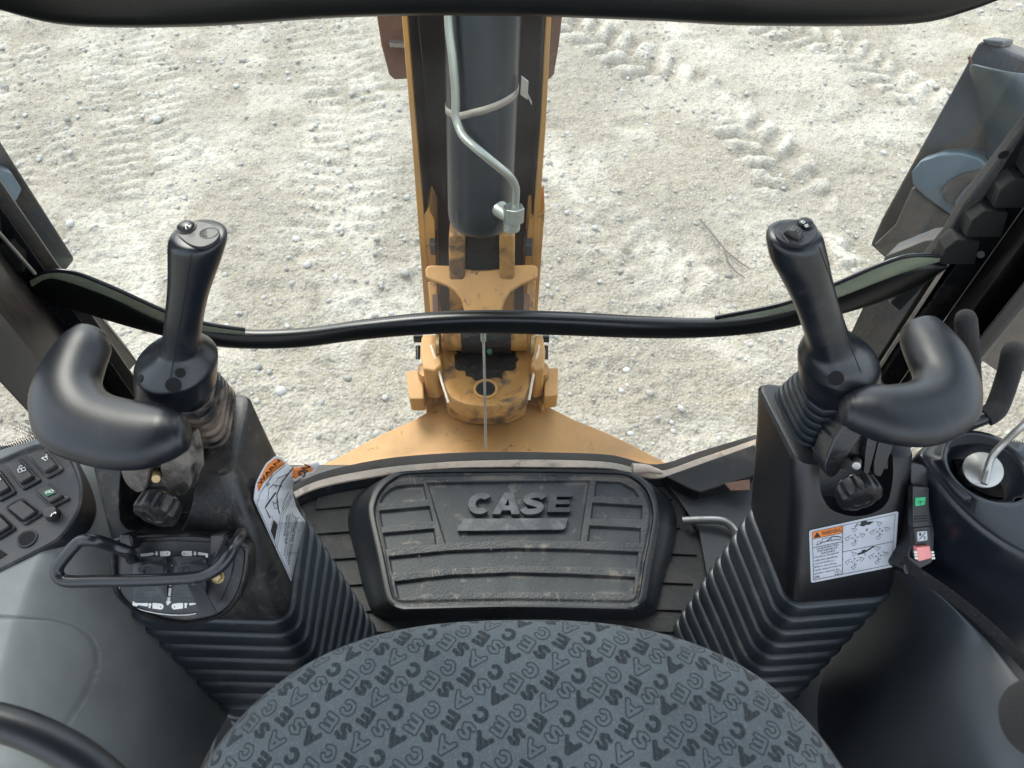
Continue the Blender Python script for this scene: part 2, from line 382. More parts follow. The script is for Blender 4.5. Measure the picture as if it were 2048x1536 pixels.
# ================================================================== GROUND
GZ = -1.35
def track(h, X, Y, pts, width, pitch, amp, skew, seed):
    pts = np.array([tuple(P(u, v, z=GZ))[:2] for u, v in pts])
    best = np.full(X.shape, 1e9); A = np.zeros(X.shape); B = np.zeros(X.shape); acc = 0
    for i in range(len(pts) - 1):
        p, q = pts[i], pts[i + 1]; d = q - p; L = np.hypot(*d); d = d / L
        t = (X - p[0]) * d[0] + (Y - p[1]) * d[1]; tc = np.clip(t, 0, L)
        s = (X - p[0]) * d[1] - (Y - p[1]) * d[0]
        dist = np.hypot(X - p[0] - d[0] * tc, Y - p[1] - d[1] * tc)
        mk = dist < best; best = np.where(mk, dist, best); A = np.where(mk, acc + tc, A); B = np.where(mk, s, B); acc += L
    nb = fbm(X, Y, 5, 4, seed) - .5
    mask = 1 - sst(np.abs(B) + nb * .12, width * .42, width * .55)
    mask *= (best < width)
    ph = (A + skew * np.abs(B) + nb * .03) / pitch
    side = (B > 0) * .5
    saw = (ph + side) % 1.0
    ridge = sst(saw + (nb * .5), .05, .40) * (1 - sst(saw + nb * .5, .55, .92))
    cen = sst(np.abs(B), .0, width * .10)
    vis = sst(fbm(X, Y, 2.2, 4, seed + 5), .28, .52)
    return h + mask * vis * amp * (ridge * cen - .45), mask * vis * ridge * cen
gx = np.arange(-4.6, 4.6, .0135)
gy = [.55]
while gy[-1] < 7.6: gy.append(gy[-1] + .0095 + .0022 * max(0, gy[-1] - 1))
X, Y = np.meshgrid(gx, np.array(gy))
h = (fbm(X, Y, 1.3, 3, 1) - .5) * .06 + (fbm(X * .62, Y * 1.5, 6, 5, 2, .58) - .5) * .052
h += (np.abs(fbm(X, Y, 22, 3, 3) - .5)) * .028 + (fbm(X, Y, 60, 2, 4) - .5) * .012
cl = np.clip(fbm(X, Y, 11, 3, 9) - .60, 0, 1); h += cl * .08
ridges = np.zeros(X.shape)
for args in [([(1110, 40), (1230, 100), (1360, 170), (1470, 240), (1560, 330), (1610, 430)], .46, .20, .058, .55, 21),
             ([(1500, 40), (1680, 90), (1790, 160), (1900, 240), (1960, 330)], .44, .16, .036, .5, 22),
             ([(230, 40), (270, 180), (300, 330), (320, 520)], .62, .105, .018, .10, 23),
             ([(640, 40), (690, 150), (700, 300), (660, 470)], .60, .12, .018, .12, 24),
             ([(30, 100), (60, 250), (110, 420)], .5, .12, .018, .15, 25),
             ([(480, 330), (600, 420), (700, 520)], .5, .14, .012, .3, 27),
             ([(1180, 400), (1250, 500), (1400, 600)], .5, .15, .014, .3, 26)]:
    h, r_ = track(h, X, Y, *args[:1], args[1], args[2], args[3], args[4], args[5]); ridges = np.maximum(ridges, r_)
edge = sst(np.minimum(np.minimum(X + 4.6, 4.6 - X), 7.6 - Y), 0, .35)
h = h * edge
pale = np.clip(sst(h, .0, .045) * .55 + sst(fbm(X, Y, 2.4, 4, 31), .42, .68) * .55 + ridges * .45, 0, 1)
gm = bpy.data.materials.new('crushed_limestone'); gm.use_nodes = True
t = gm.node_tree; N = t.nodes; L = t.links; b = N['Principled BSDF']; b.inputs['Roughness'].default_value = .95; b.inputs['Specular IOR Level'].default_value = .2
a = N.new('ShaderNodeAttribute'); a.attribute_name = 'pale'; tc = N.new('ShaderNodeTexCoord')
def gn(sc, det=6, ty='ShaderNodeTexNoise'):
    n = N.new(ty); n.inputs['Scale'].default_value = sc
    if ty == 'ShaderNodeTexNoise': n.inputs['Detail'].default_value = det
    L.new(tc.outputs['Object'], n.inputs[0]); return n
def gmix(f, c1, c2):
    x = N.new('ShaderNodeMix'); x.data_type = 'RGBA'; L.new(f, x.inputs[0])
    for i, c in ((6, c1), (7, c2)):
        if isinstance(c, tuple): x.inputs[i].default_value = (*c, 1)
        else: L.new(c, x.inputs[i])
    return x.outputs[2]
def gmr(s, lo, hi, mx=1):
    r = N.new('ShaderNodeMapRange'); L.new(s, r.inputs[0]); r.inputs[1].default_value = lo; r.inputs[2].default_value = hi; r.inputs[4].default_value = mx; return r.outputs[0]
c = gmix(a.outputs['Fac'], (.30, .264, .204), (.51, .468, .392))
c = gmix(gmr(gn(2.2).outputs[0], .45, .70, .55), c, (.25, .225, .18))
c = gmix(gmr(gn(38, 5).outputs[0], .50, .70, .6), c, (.17, .155, .13))
c = gmix(gmr(gn(95, 4).outputs[0], .56, .70, .75), c, (.52, .515, .49))
c = gmix(gmr(gn(230, 2).outputs[0], .58, .72, .5), c, (.13, .12, .10))
L.new(c, b.inputs['Base Color'])
bn = N.new('ShaderNodeBump'); bn.inputs['Strength'].default_value = .8; bn.inputs['Distance'].default_value = .012
L.new(gn(75, 8).outputs[0], bn.inputs['Height'])
bn2 = N.new('ShaderNodeBump'); bn2.inputs['Strength'].default_value = .8; bn2.inputs['Distance'].default_value = .012; bn2.invert = True
L.new(gn(60, 0, 'ShaderNodeTexVoronoi').outputs['Distance'], bn2.inputs['Height']); L.new(bn.outputs[0], bn2.inputs['Normal']); L.new(bn2.outputs[0], b.inputs['Normal'])
M['ground'] = gm
g = grid('ground', X, Y, GZ + h, 'ground', attrs={'pale': pale}); tag(g, kind='structure')
# outer sheet joined round the detailed patch
V = [(-300, -300, GZ - .004), (300, -300, GZ - .004), (300, 300, GZ - .004), (-300, 300, GZ - .004), (-4.6, .55, GZ), (4.6, .55, GZ), (4.6, 7.6, GZ), (-4.6, 7.6, GZ)]
Fc = [(0, 1, 5, 4), (1, 2, 6, 5), (2, 3, 7, 6), (3, 0, 4, 7)]
o = obj('ground', V, Fc, 'ground'); at = o.data.attributes.new('pale', 'FLOAT', 'POINT')
for i in range(8): at.data[i].value = .45
tag(o, kind='structure')
# loose stones
def stones(name, n, rlo, rhi, m, pw=2.5, region=(-4.4, 4.4, .6, 7.2)):
    bm = bmesh.new(); bmesh.ops.create_icosphere(bm, subdivisions=1, radius=1); bv = np.array([v.co[:] for v in bm.verts]); bf = np.array([[v.index for v in f.verts] for f in bm.faces]); bm.free()
    x = rng.uniform(region[0], region[1], n); y = rng.uniform(region[2], region[3], n)
    keep = fbm(x, y, 2.0, 3, 77) > rng.uniform(.25, .75, n) * .8; x, y = x[keep], y[keep]; n = len(x)
    r = rlo + (rhi - rlo) * rng.uniform(0, 1, n) ** pw
    ix = np.clip(((x + 4.6) / .0135).astype(int), 0, X.shape[1] - 1); iy = np.clip(np.searchsorted(np.array(gy), y), 0, X.shape[0] - 1)
    z = GZ + h[iy, ix] + r * .2
    vv = bv[None] * (1 + rng.uniform(-.28, .28, (n, len(bv), 1)))
    sc = np.stack([rng.uniform(.7, 1.35, n), rng.uniform(.7, 1.2, n), rng.uniform(.45, .8, n)], -1)[:, None] * r[:, None, None]
    vv = vv * sc; a_ = rng.uniform(0, 6.28, n)[:, None]
    vx = vv[..., 0] * np.cos(a_) - vv[..., 1] * np.sin(a_) + x[:, None]; vy = vv[..., 0] * np.sin(a_) + vv[..., 1] * np.cos(a_) + y[:, None]; vz = vv[..., 2] + z[:, None]
    off = np.array([0, 3.5, GZ]); co_ = np.stack([vx, vy, vz], -1) - off
    me = bpy.data.meshes.new(name); me.vertices.add(n * len(bv)); me.vertices.foreach_set('co', co_.astype(np.float32).ravel())
    q = (bf[None] + (np.arange(n) * len(bv))[:, None, None]).reshape(-1, 3)
    me.loops.add(q.size); me.loops.foreach_set('vertex_index', q.ravel().astype(np.int32)); me.polygons.add(len(q)); me.polygons.foreach_set('loop_start', np.arange(0, q.size, 3, dtype=np.int32))
    me.update(calc_edges=True); me.polygons.foreach_set('use_smooth', np.ones(len(q), bool)); 
    at = me.attributes.new('tone', 'FLOAT', 'POINT'); at.data.foreach_set('value', np.repeat(rng.uniform(0, 1, n), len(bv)).astype(np.float32))
    me.materials.append(m); o = bpy.data.objects.new(name, me); o.location = off; COL.objects.link(o); return o
sm_ = mat('limestone_chips', (.28, .265, .235), .9, attr=('tone', (.44, .43, .40)), bump=(120, .5, .003))
o = stones('gravel', 20000, .003, .019, sm_, 4.5)
tag(o, 'pale limestone chips and pebbles scattered over the yard ground', 'gravel', kind='stuff')
o = stones('loose_stones', 420, .012, .030, sm_, 2.2)
tag(o, 'larger pale limestone lumps lying singly on the gravel yard', 'stones', kind='stuff')
# twigs
for i, (px, lab) in enumerate([([(1400, 438), (1425, 470), (1452, 500), (1478, 522), (1500, 540)], 'long thin dry twig lying on the gravel right of the boom'),
                           ([(1450, 500), (1455, 525), (1472, 542), (1490, 556)], 'short forked dry twig touching the long twig on the gravel')]):
    tag(tube('twig', [P(u, v, z=GZ + .03) + Vector((0, 0, .006 * math.sin(k * 2))) for k, (u, v) in enumerate(px)], lambda s: .006 * (1 - .5 * s), 'stick', n=6), lab, 'twig')

# ================================================================== BACKHOE ARM OUTSIDE
# --- dipper bucket hanging behind the boom
bk = thing('backhoe_bucket', 'rusty brown digging bucket sticking out behind the top of the boom', 'bucket', P(935, 90, y=1.9))
def bucket_side(us, x_in):
    ring = []
    for (u, v) in us: ring.append(P(u, v, y=1.72))
    return ring
L_ = [(752, -120), (753, 30), (762, 90), (778, 150), (788, 160), (835, 158), (840, -120)]
R_ = [(1128, -120), (1125, 30), (1118, 90), (1108, 150), (1098, 160), (1070, 158), (1060, -120)]
for px in (L_, R_):
    a1 = [P(u, v, y=1.62) for u, v in px]; b1 = [p + Vector((0, .30, 0)) for p in a1]
    obj('side_plate', *prism_vf(a1, b1), 'rust', bk, bevel=.004)
yy = 1.76
sh = [P(u, v, y=yy) for u, v in [(800, -120), (800, 120), (1090, 120), (1090, -120)]]
obj('shell', *prism_vf(sh, [p + Vector((0, .15, 0)) for p in sh]), 'rust', bk, bevel=.01)
obj('wear_strip', *prism_vf(*[[P(u, v, y=1.605) + Vector((0, dy, 0)) for u, v in [(778, 86), (822, 88), (822, 96), (780, 94)]] for dy in (0, .02)]), 'metal', bk)
# --- boom
YB = 1.13
bo = thing('backhoe_boom', 'upright orange yellow boom channel with its shaded inside coloured dark, seen through the rear window', 'boom', P(965, 560, y=YB))
def bx_px(name, cs, y0, y1, m, parent, bevel=0):
    a1 = [P(u, v, y=y0) for u, v in cs]; b1 = [p + Vector((0, y1 - y0, 0)) for p in a1]
    return obj(name, *prism_vf(a1, b1), m, parent, bevel=bevel)
bx_px('side_plate', [(788, -130), (799, -130), (814, 27), (832, 246), (847, 420), (866, 660), (852, 660), (834, 420), (821, 246), (803, 27)], YB, YB + .30, 'yellow', bo, .0015)
bx_px('side_plate', [(1114, -130), (1105, -130), (1093, 27), (1081, 246), (1068, 420), (1058, 660), (1072, 660), (1080, 420), (1092, 246), (1103, 27)], YB, YB + .30, 'yellow', bo, .0015)
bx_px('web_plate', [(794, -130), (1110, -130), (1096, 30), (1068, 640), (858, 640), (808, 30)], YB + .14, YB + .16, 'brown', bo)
bx_px('shade_liner', [(799, -130), (803, -130), (818, 27), (836, 246), (851, 420), (864, 560), (860, 560), (847, 420), (832, 246), (814, 27)], YB + .012, YB + .139, 'brown', bo)  # thin dark sheets over the yellow inner faces, shade put in as colour
bx_px('shade_liner', [(1105, -130), (1101, -130), (1089, 27), (1077, 246), (1064, 420), (1058, 560), (1062, 560), (1068, 420), (1081, 246), (1093, 27)], YB + .012, YB + .139, 'brown', bo)
bx_px('gusset', [(848, 430), (858, 418), (869, 440), (873, 540), (873, 640), (856, 640)], YB + .001, YB + .08, 'yellow', bo, .002)
bx_px('gusset', [(1090, 418), (1080, 428), (1057, 440), (1048, 540), (1048, 640), (1074, 640)], YB + .001, YB + .08, 'yellow', bo, .002)
for c_ in ([(858, 490), (871, 490), (871, 511), (861, 511)], [(1050, 490), (1065, 490), (1065, 513), (1050, 513)]):
    bx_px('stop_block', c_, YB - .02, YB + .03, 'kick', bo, .002)
# bucket hose/pin behind
# --- boom cylinder
cy = thing('boom_cylinder', 'black hydraulic cylinder running up inside the boom channel', 'cylinder', P(960, 470, y=1.02))
def ypt(u, v, ya=1.09, yb=1.02): 
    yv = ya + (yb - ya) * (v + 0) / 470; return P(u, v, y=yv)
c0, c1 = ypt(968, -140), ypt(960, 448)
ax = (c1 - c0).normalized(); e1 = Vector((1, 0, 0)); e1 = (e1 - ax * e1.dot(ax)).normalized(); e2 = ax.cross(e1)
rr = .0585
rings = [ell(c0 + ax * s, e1 * r, e2 * r, 48) for s, r in [(0, rr), ((c1 - c0).length - .03, rr), ((c1 - c0).length - .012, rr * .97), ((c1 - c0).length, rr * .86), ((c1 - c0).length + .004, rr * .5)]]
loft('barrel', rings, 'cyl', cy, smooth=30)
# clamp strap and pipe
tilt = Matrix.Rotation(R(16), 3, 'Y')
def on_cyl(u, v, lift): 
    r = ray(u, v)            # nearest hit on the barrel surface grown by lift
    o_ = CAMP - c0; d = r; dp = d - ax * d.dot(ax); op = o_ - ax * o_.dot(ax)
    A_ = dp.dot(dp); B_ = 2 * dp.dot(op); C_ = op.dot(op) - (rr + lift) ** 2; q = B_ * B_ - 4 * A_ * C_
    tt = (-B_ - math.sqrt(max(q, 0))) / (2 * A_); return CAMP + r * tt
pipe = [(898, -140), (897, 30), (906, 120), (911, 185), (912, 232)]
pth = [on_cyl(u, v, .012) for u, v in pipe]
pth += [on_cyl(918, 255, .014), on_cyl(930, 276, .02)]
pth += [on_cyl(u, v, l) for u, v, l in [(960, 303, .026), (995, 332, .026), (1018, 352, .028), (1030, 372, .03), (1031, 395, .03), (1028, 425, .028)]]
tube('hydraulic_pipe', catmull(pth, 5), .0070, 'zinc', cy)
p_f = on_cyl(1025, 435, .026)
# fitting: hex nut + elbow
def hexa(c, d, r, l, n=6):
    d = d.normalized(); a_ = d.orthogonal().normalized(); b_ = d.cross(a_)
    return loft_vf([ell(c - d * l / 2, a_ * r, b_ * r, n), ell(c + d * l / 2, a_ * r, b_ * r, n)])
fo = obj('hose_fitting', *join_vf(hexa(on_cyl(1027, 428, .028), ax, .019, .028), hexa(on_cyl(1023, 449, .026), ax, .015, .02, 16)), 'zinc', cy, bevel=.0015)
q0 = on_cyl(1002, 420, .0); q1 = on_cyl(1024, 436, .026)
tube('port_boss', [q0 - (q1 - q0) * .3, q0, q1], lambda s: .018 - .006 * s, 'zinc', cy)
# strap: tilted ring in a plane through the barrel
nrm = (ax + e1 * -.20 + e2 * .0).normalized()
s0 = on_cyl(975, 222, 0); ringA = []; ringB = []; inner = []
cc = c0 + ax * ((s0 - c0).dot(ax))
for i in range(60):
    th = 2 * math.pi * i / 60; rd = e1 * math.cos(th) + e2 * math.sin(th)
    g = rr + .0012
    # bulge over the pipe
    pd = (pth[4] - c0); pd = (pd - ax * pd.dot(ax)).normalized(); ang = rd.angle(pd)
    g += max(0, 1 - ang / .36) * .016
    sft = -.30 * math.cos(th) * rr - .018 * 0
    p = cc + rd * g + ax * (sft)
    ringA.append(p - ax * .006); ringB.append(p + ax * .006)
V = ringA + ringB; Fc = [(i, (i + 1) % 60, 60 + (i + 1) % 60, 60 + i) for i in range(60)]
obj('clamp_strap', V, Fc, 'strap', cy, solid=.0016)
pb = on_cyl(1036, 185, .002)
obj('strap_buckle', *join_vf(box_vf(pb + Vector((.010, 0, .008)), e1 * .006 + ax * .004, e2 * .004, ax * .014), box_vf(pb + Vector((.016, 0, -.006)), e1 * .007 + ax * .012, e2 * .002, ax * .003)), 'strap', cy, bevel=.001)
# base lugs of the cylinder
for (ul, ur) in ((897, 930), (998, 1030)):
    q = roundpoly([Vector((ul, 470, 0)), Vector((ur, 470, 0)), Vector((ur - 2, 660, 0)), Vector((ul + 2, 660, 0))], 10)
    a1 = [P(p.x, p.y, y=1.045) for p in q]; obj('lug', *prism_vf(a1, [p + Vector((0, .07, 0)) for p in a1]), 'yellow_worn', cy, bevel=.006)
a1 = [P(u, v, y=1.075) for u, v in ((931, 470), (998, 470), (998, 600), (931, 600))]
obj('eye_block', *prism_vf(a1, [p + Vector((0, .06, 0)) for p in a1]), 'grease', cy, bevel=.004)
# --- Y shaped casting crest + swing post
sw = thing('swing_post', 'orange yellow cast swing post with pin hole at the foot of the boom', 'swing post', P(975, 812, z=-.1))
cr = [(850, 540), (853, 532), (862, 530), (911, 531), (930, 537), (950, 540), (975, 540), (998, 537), (1012, 533), (1030, 530), (1066, 529), (1074, 532), (1076, 542), (1074, 556), (1062, 562), (1042, 570), (1022, 583), (1010, 600), (1003, 622), (1000, 660), (930, 660), (928, 622), (922, 600), (908, 582), (890, 571), (866, 562), (852, 556)]
crp = Pl(P(960, 540, y=1.06), (0, -.62, .78))
plate('crest', cr, crp, -.022, 0, 'yellow', sw, bevel=.005)
for us in ([(855, 563), (877, 563), (874, 590), (880, 640), (862, 640)], [(1052, 563), (1072, 560), (1068, 640), (1046, 640), (1052, 590)]):
    plate('knuckle', us, Pl(crp.p0 - crp.n * .03, crp.n), -.06, 0, 'yellow_worn', sw, bevel=.004)
for us in ([(864, 588), (876, 588), (878, 640), (866, 640)], [(1048, 588), (1060, 588), (1058, 640), (1046, 640)]):
    plate('rust_block', us, Pl(crp.p0 - crp.n * .02, crp.n), -.02, 0, 'rust', sw, bevel=.002)
# wide back body between crest and cup
ZS = -.045
cup = Pl((0, 0, ZS), (0, 0, 1))
oc = [(876, 655), (880, 740), (888, 775), (902, 798), (930, 811), (975, 815), (1020, 811), (1046, 798), (1060, 775), (1068, 740), (1072, 655)]
ocr = roundpoly([Vector((u, v, 0)) for u, v in oc], 14, 3)
ring_o = [cup.p(p.x, p.y, 0) for p in ocr]
cen = cup.p(973, 735, 0)
ci = [cen + (p - cen) * .86 for p in ring_o]
V, Fc = loft_vf([[p + Vector((0, 0, -.045)) for p in ring_o], [p + (cen - p) * -.004 + Vector((0, 0, -.006)) for p in ring_o], [p + (cen - p) * .03 for p in ring_o], ci, [cen + (p - cen) * .93 + Vector((0, 0, -.006)) for p in ci], [cen + (p - cen) * .5 + Vector((0, 0, -.012)) for p in ci], [cen + (p - cen) * .05 + Vector((0, 0, -.012)) for p in ci]])
obj('cup_plate', V, Fc, 'yellow_worn', sw, smooth=50)
# boss wall rising at the back of the cup
bw = [cup.p(u, v) for u, v in ((893, 690), (1053, 690), (1053, 640), (893, 640))]
bwv = [p + Vector((0, 0, .06)) for p in bw]
pin = [cup.p(u, 705) + Vector((0, .03, .035)) for u in (893, 1053)]
tube('pivot_barrel', pin, .042, 'yellow_worn', sw, n=28)
tube('grease_collar', [cup.p(925, 705) + Vector((0, .028, .035)), cup.p(1022, 705) + Vector((0, .028, .035))], .0455, 'grease', sw, n=28)
cyl_on('pin_hole', 971, 775, .022, Pl((0, 0, ZS - .006), (0, 0, 1)), -.02, -.0005, 'hole', sw)
loft('hole_rim', [ell(cup.p(971, 775, -.004 + dz), (r, 0, 0), (0, r, 0), 28) for r, dz in ((.030, -.004), (.0285, .0005), (.0235, .0005), (.0225, -.003))], 'yellow', sw, cap=(False, False))
cyl_on('grease_nipple', 979, 703, .006, Pl(cup.p(979, 720, .075), (0, -.5, .85)), -.02, .006, 'green_d', sw)
# side ears, pins and tabs
for px, hh in (([(843, 668), (876, 668), (884, 730), (870, 742), (846, 738), (840, 700)], .06), ([(1071, 668), (1086, 668), (1091, 700), (1088, 736), (1070, 742), (1060, 730)], .06)):
    plate('ear', px, Pl((0, 0, ZS + .01), (0, 0, 1)), -.09, .02, 'yellow', sw, bevel=.006)
for u, v in ((877, 688), (1064, 688)):
    c = P(u, v, z=ZS + .035); tube('washer', [c - Vector((.004, 0, 0)), c + Vector((.004, 0, 0))], .032, 'brass', sw, n=24)
for u0, u1, v in ((828, 846, 676), (1086, 1098, 676)):
    tube('pin_head', [P(u0, v, z=ZS + .02), P(u1, v, z=ZS + .02)], .011, 'steelblk', sw, n=6)
for u, v in ((836, 705), (1092, 705)):
    tube('pin_collar', [P(u, v - 14, z=ZS), P(u, v + 14, z=ZS - .02)], .006, 'steelblk', sw, n=10)
for px in ([(811, 742), (845, 738), (848, 798), (818, 798)], [(1090, 736), (1117, 734), (1116, 790), (1088, 794)]):
    plate('stop_tab', px, Pl((0, 0, ZS - .045), (0, 0, 1)), -.05, 0, 'yellow', sw, r=6, bevel=.004)
for u, du in ((856, 12), (1077, -12)):
    c = P(u, 738, z=ZS - .02); tube('swing_pin', [c, c + Vector((0, -.01, -.12))], .026, 'yellow_worn', sw, n=20)
# --- main frame plate
mf = thing('main_frame', 'flared orange yellow frame plate spreading out below the rear window', 'frame plate', P(975, 900, z=-.18))
mp_ = Pl((0, 0, -.17), (0, 0, 1))
fr = [(540, 990), (590, 958), (640, 932), (700, 901), (759, 870), (800, 852), (832, 837), (850, 826), (864, 811), (876, 795), (886, 778), (893, 770), (1052, 770), (1061, 772), (1070, 786), (1083, 800), (1102, 815), (1149, 839), (1207, 862), (1263, 888), (1300, 908), (1360, 940), (1400, 990)]
plate('top_plate', fr, mp_, -.03, 0, 'yellow', mf, bevel=.004)
for px in ([(870, 752), (880, 752), (862, 800), (852, 812), (848, 800)], [(1062, 752), (1072, 752), (1092, 800), (1084, 812), (1076, 800)]):
    plate('web', px, Pl((0, 0, -.14), (0, 0, 1)), -.06, 0, 'yellow', mf, bevel=.002)
plate('lower_hinge', [(885, 770), (1060, 770), (1050, 812), (1020, 826), (975, 830), (930, 826), (895, 812)], Pl((0, 0, -.12), (0, 0, 1)), -.045, 0, 'yellow_worn', mf, bevel=.006)
obj('front_web', *abox(-.30, .22, .70, .73, -.6, -.202), 'yellow', mf)
gr_ = random.Random(3)
gp = []
for k in range(40):
    a_ = 2 * math.pi * k / 40; q = 1 + gr_.uniform(-.16, .16)
    gp.append((972 + 66 * q * math.cos(a_), 712 + 46 * q * math.sin(a_)))
plate('grease_patch', gp, Pl((0, 0, ZS - .0095), (0, 0, 1)), 0, .0015, 'grease', sw)
# --- hold-back rod and two strap cables
rd = thing('latch_rod', 'thin grey rod with a crimped end hanging over the swing post', 'rod', P(970, 670, y=.99))
tube('rod', [P(967, 672, y=.99), P(969, 760, y=.94), P(972, 897, y=.845)], .0028, 'metal', rd, n=8)
tube('ferrule', [P(966, 652, y=1.0), P(967, 682, y=.985)], .006, 'zinc', rd, n=12)
tube('green_clip', [P(966, 617, y=1.03), P(966, 634, y=1.02)], .011, 'stab_blue', rd, n=12)
for px, lab in (([(862, 690), (874, 728), (884, 765), (897, 805)], 'thin pale cable slanting down the left side of the swing post'), ([(1078, 690), (1071, 728), (1064, 765), (1058, 800)], 'thin pale cable slanting down the right side of the swing post')):
    tag(tube('cable', [P(u, v, z=ZS + .04 - .05 * i / 3) for i, (u, v) in enumerate(px)], .003, 'caulk', n=8), lab, 'cable')

# ================================================================== STABILIZER LEGS
YS = 1.30
def yprism(name, px, y0, y1, m, parent, bevel=.006, r=0, ob=None):
    q = [Vector((u, v, 0)) for u, v in px]
    if r: q = roundpoly(q, r)
    a1 = [P(p.x, p.y, y=y0) for p in q]; sg = 1 if a1[0].x > 0 else -1; k_ = y1 - y0
    return obj(name, *prism_vf(a1, [p + Vector((sg * k_ * .85, k_, -k_ * .45)) for p in a1]), m, parent, bevel=bevel)
sr = thing('stabilizer_leg', 'raised dark steel stabilizer with worn blue grey pad, outside right of the cab', 'stabilizer', P(1900, 500, y=YS), 'raised stabilizers beside the boom')
yprism('leg_box', [(1740, 491), (1762, 440), (1960, 80), (2010, 98), (2140, 150), (2260, 300), (2180, 640), (1900, 640), (1800, 545)], YS, YS + .16, 'stab', sr, .008)
yprism('top_flange', [(1962, 78), (2008, 82), (2004, 97), (1975, 92)], YS - .02, YS + .1, 'stab', sr, .004)
# dished blue flank
rows = []
for (a0, b0) in [((1938, 118), (2070, 150)), ((1952, 160), (2090, 200)), ((1962, 205), (2110, 250)), ((1974, 250), (2130, 300)), ((1978, 290), (2140, 340)), ((1966, 320), (2150, 380))]:
    row = []
    for k in range(7):
        s = k / 6; u = a0[0] + (b0[0] - a0[0]) * s; v = a0[1] + (b0[1] - a0[1]) * s
        dep = YS - .014 - .055 * math.sin(s * math.pi * .8)
        row.append(P(u, v, y=dep))
    rows.append(row)
V = [p for r in rows for p in r]; Fc = [(i * 7 + j, i * 7 + j + 1, (i + 1) * 7 + j + 1, (i + 1) * 7 + j) for i in range(5) for j in range(6)]
obj('dished_flank', V, Fc, 'stab_dark', sr, smooth=180, solid=.012, subs=2)
tube('flank_rim', catmull([P(u, v, y=YS - .014) for u, v in [(1938, 112), (1950, 160), (1962, 205), (1975, 250), (1978, 290), (1966, 322)]], 5), .0025, 'rust', sr)
# pad shoe: U of blue-grey worn steel
yprism('pad_shoe', [(1822, 345), (1840, 322), (1880, 308), (1925, 306), (1960, 316), (1990, 345), (1960, 430), (1935, 440), (1900, 430), (1850, 395), (1825, 370)], YS - .06, YS + .02, 'stab_blue', sr, .006)
yprism('pad_face', [(1790, 450), (1825, 372), (1850, 398), (1905, 432), (1940, 432), (1960, 470), (1900, 560), (1800, 535), (1745, 492)], YS - .05, YS, 'stab', sr, .008)
yprism('pad_cavity', [(1884, 380), (1900, 360), (1935, 345), (1978, 336), (1975, 360), (1940, 400), (1917, 418), (1892, 402)], YS - .064, YS - .058, 'stab', sr, .001)
yprism('pad_core', [(1908, 404), (1930, 375), (1966, 348), (2010, 345), (1960, 440), (1930, 428)], YS - .068, YS - .058, 'stab_blue', sr, .002)
sl_ = thing('stabilizer_leg', 'raised dark steel stabilizer edge outside left of the cab', 'stabilizer', P(60, 400, y=YS), 'raised stabilizers beside the boom')
yprism('leg_box', [(-220, 60), (-60, 180), (0, 283), (150, 520), (128, 548), (60, 640), (-200, 700)], YS, YS + .16, 'stab', sl_, .008)
yprism('pad_shoe', [(-60, 345), (0, 338), (25, 348), (44, 378), (30, 405), (5, 422), (-50, 470)], YS - .06, YS + .001, 'stab_blue', sl_, .008, 6)
yprism('guide_rail', [(-40, 380), (0, 425), (110, 555), (85, 570), (0, 470), (-40, 420)], YS - .08, YS - .03, 'stab', sl_, .004)

yprism('leg_tube', [(1770, 512), (1850, 480), (1960, 470), (1900, 600), (1790, 800), (1690, 690), (1732, 600)], YS - .30, YS - .22, 'stab', sr, .006)
yprism('leg_tube', [(40, 470), (112, 532), (196, 626), (276, 725), (200, 810), (60, 660), (0, 560)], YS - .30, YS - .22, 'stab', sl_, .006)
fd = yprism('rear_fender', [(1930, 700), (1953, 676), (2048, 590), (2300, 400), (2400, 900), (2200, 800), (2060, 745), (1990, 742)], .98, 1.10, 'stab', None)
tag(fd, 'grimy brown and blue black rear fender seen through the right side window', 'fender')
# ================================================================== CAB SHELL
def pxa(px, **k): return [P(u, v, **k) for u, v in px]
V, Fc = abox(-.80, .78, -.5, .765, -.04, 0)
tag(obj('floor', V, Fc, 'floor', bevel=.004), kind='structure')
# --- rear window: bottom sill + caulk
sill = thing('window_sill', 'worn grey metal sill with crumbling pale caulk under the rear window', 'sill', P(975, 930, z=.02))
top = [(560, 985), (640, 945), (760, 918), (870, 907), (975, 903), (1100, 904), (1220, 909), (1312, 928), (1400, 902), (1512, 868)]
mid = [(560, 1000), (636, 962), (760, 937), (870, 926), (975, 921), (1100, 920), (1220, 925), (1312, 943), (1405, 915), (1514, 878)]
bot = [(562, 1008), (634, 972), (760, 948), (870, 938), (975, 935), (1100, 934), (1220, 938), (1318, 950), (1410, 922), (1516, 884)]
def strip(name, A, B, zA, zB, m, parent, th=.02, n=6):
    a1 = catmull([P(u, v, z=zA) for u, v in A], n); b1 = catmull([P(u, v, z=zB) for u, v in B], n)
    top_ = a1 + b1[::-1]; k = len(a1)
    V = a1 + b1 + [p - Vector((0, 0, th)) for p in a1] + [p - Vector((0, 0, th)) for p in b1]; Fc = []
    for i in range(k - 1):
        Fc += [(i, i + 1, k + i + 1, k + i), (2 * k + i, 3 * k + i, 3 * k + i + 1, 2 * k + i + 1), (i, 2 * k + i, 2 * k + i + 1, i + 1), (k + i, k + i + 1, 3 * k + i + 1, 3 * k + i)]
    Fc += [(0, k, 3 * k, 2 * k), (k - 1, 3 * k - 1, 4 * k - 1, 2 * k - 1)]
    return obj(name, V, Fc, m, parent, smooth=50, bevel=.0015)
strip('ledge', top, mid, .030, .022, 'sill', sill)
ca = [P(u, v, z=.034) for u, v in [((a[0] + b_[0]) / 2, a[1] * .45 + b_[1] * .55) for a, b_ in zip(mid, bot)]]
cpath = catmull(ca, 10)
cr_ = random.Random(4)
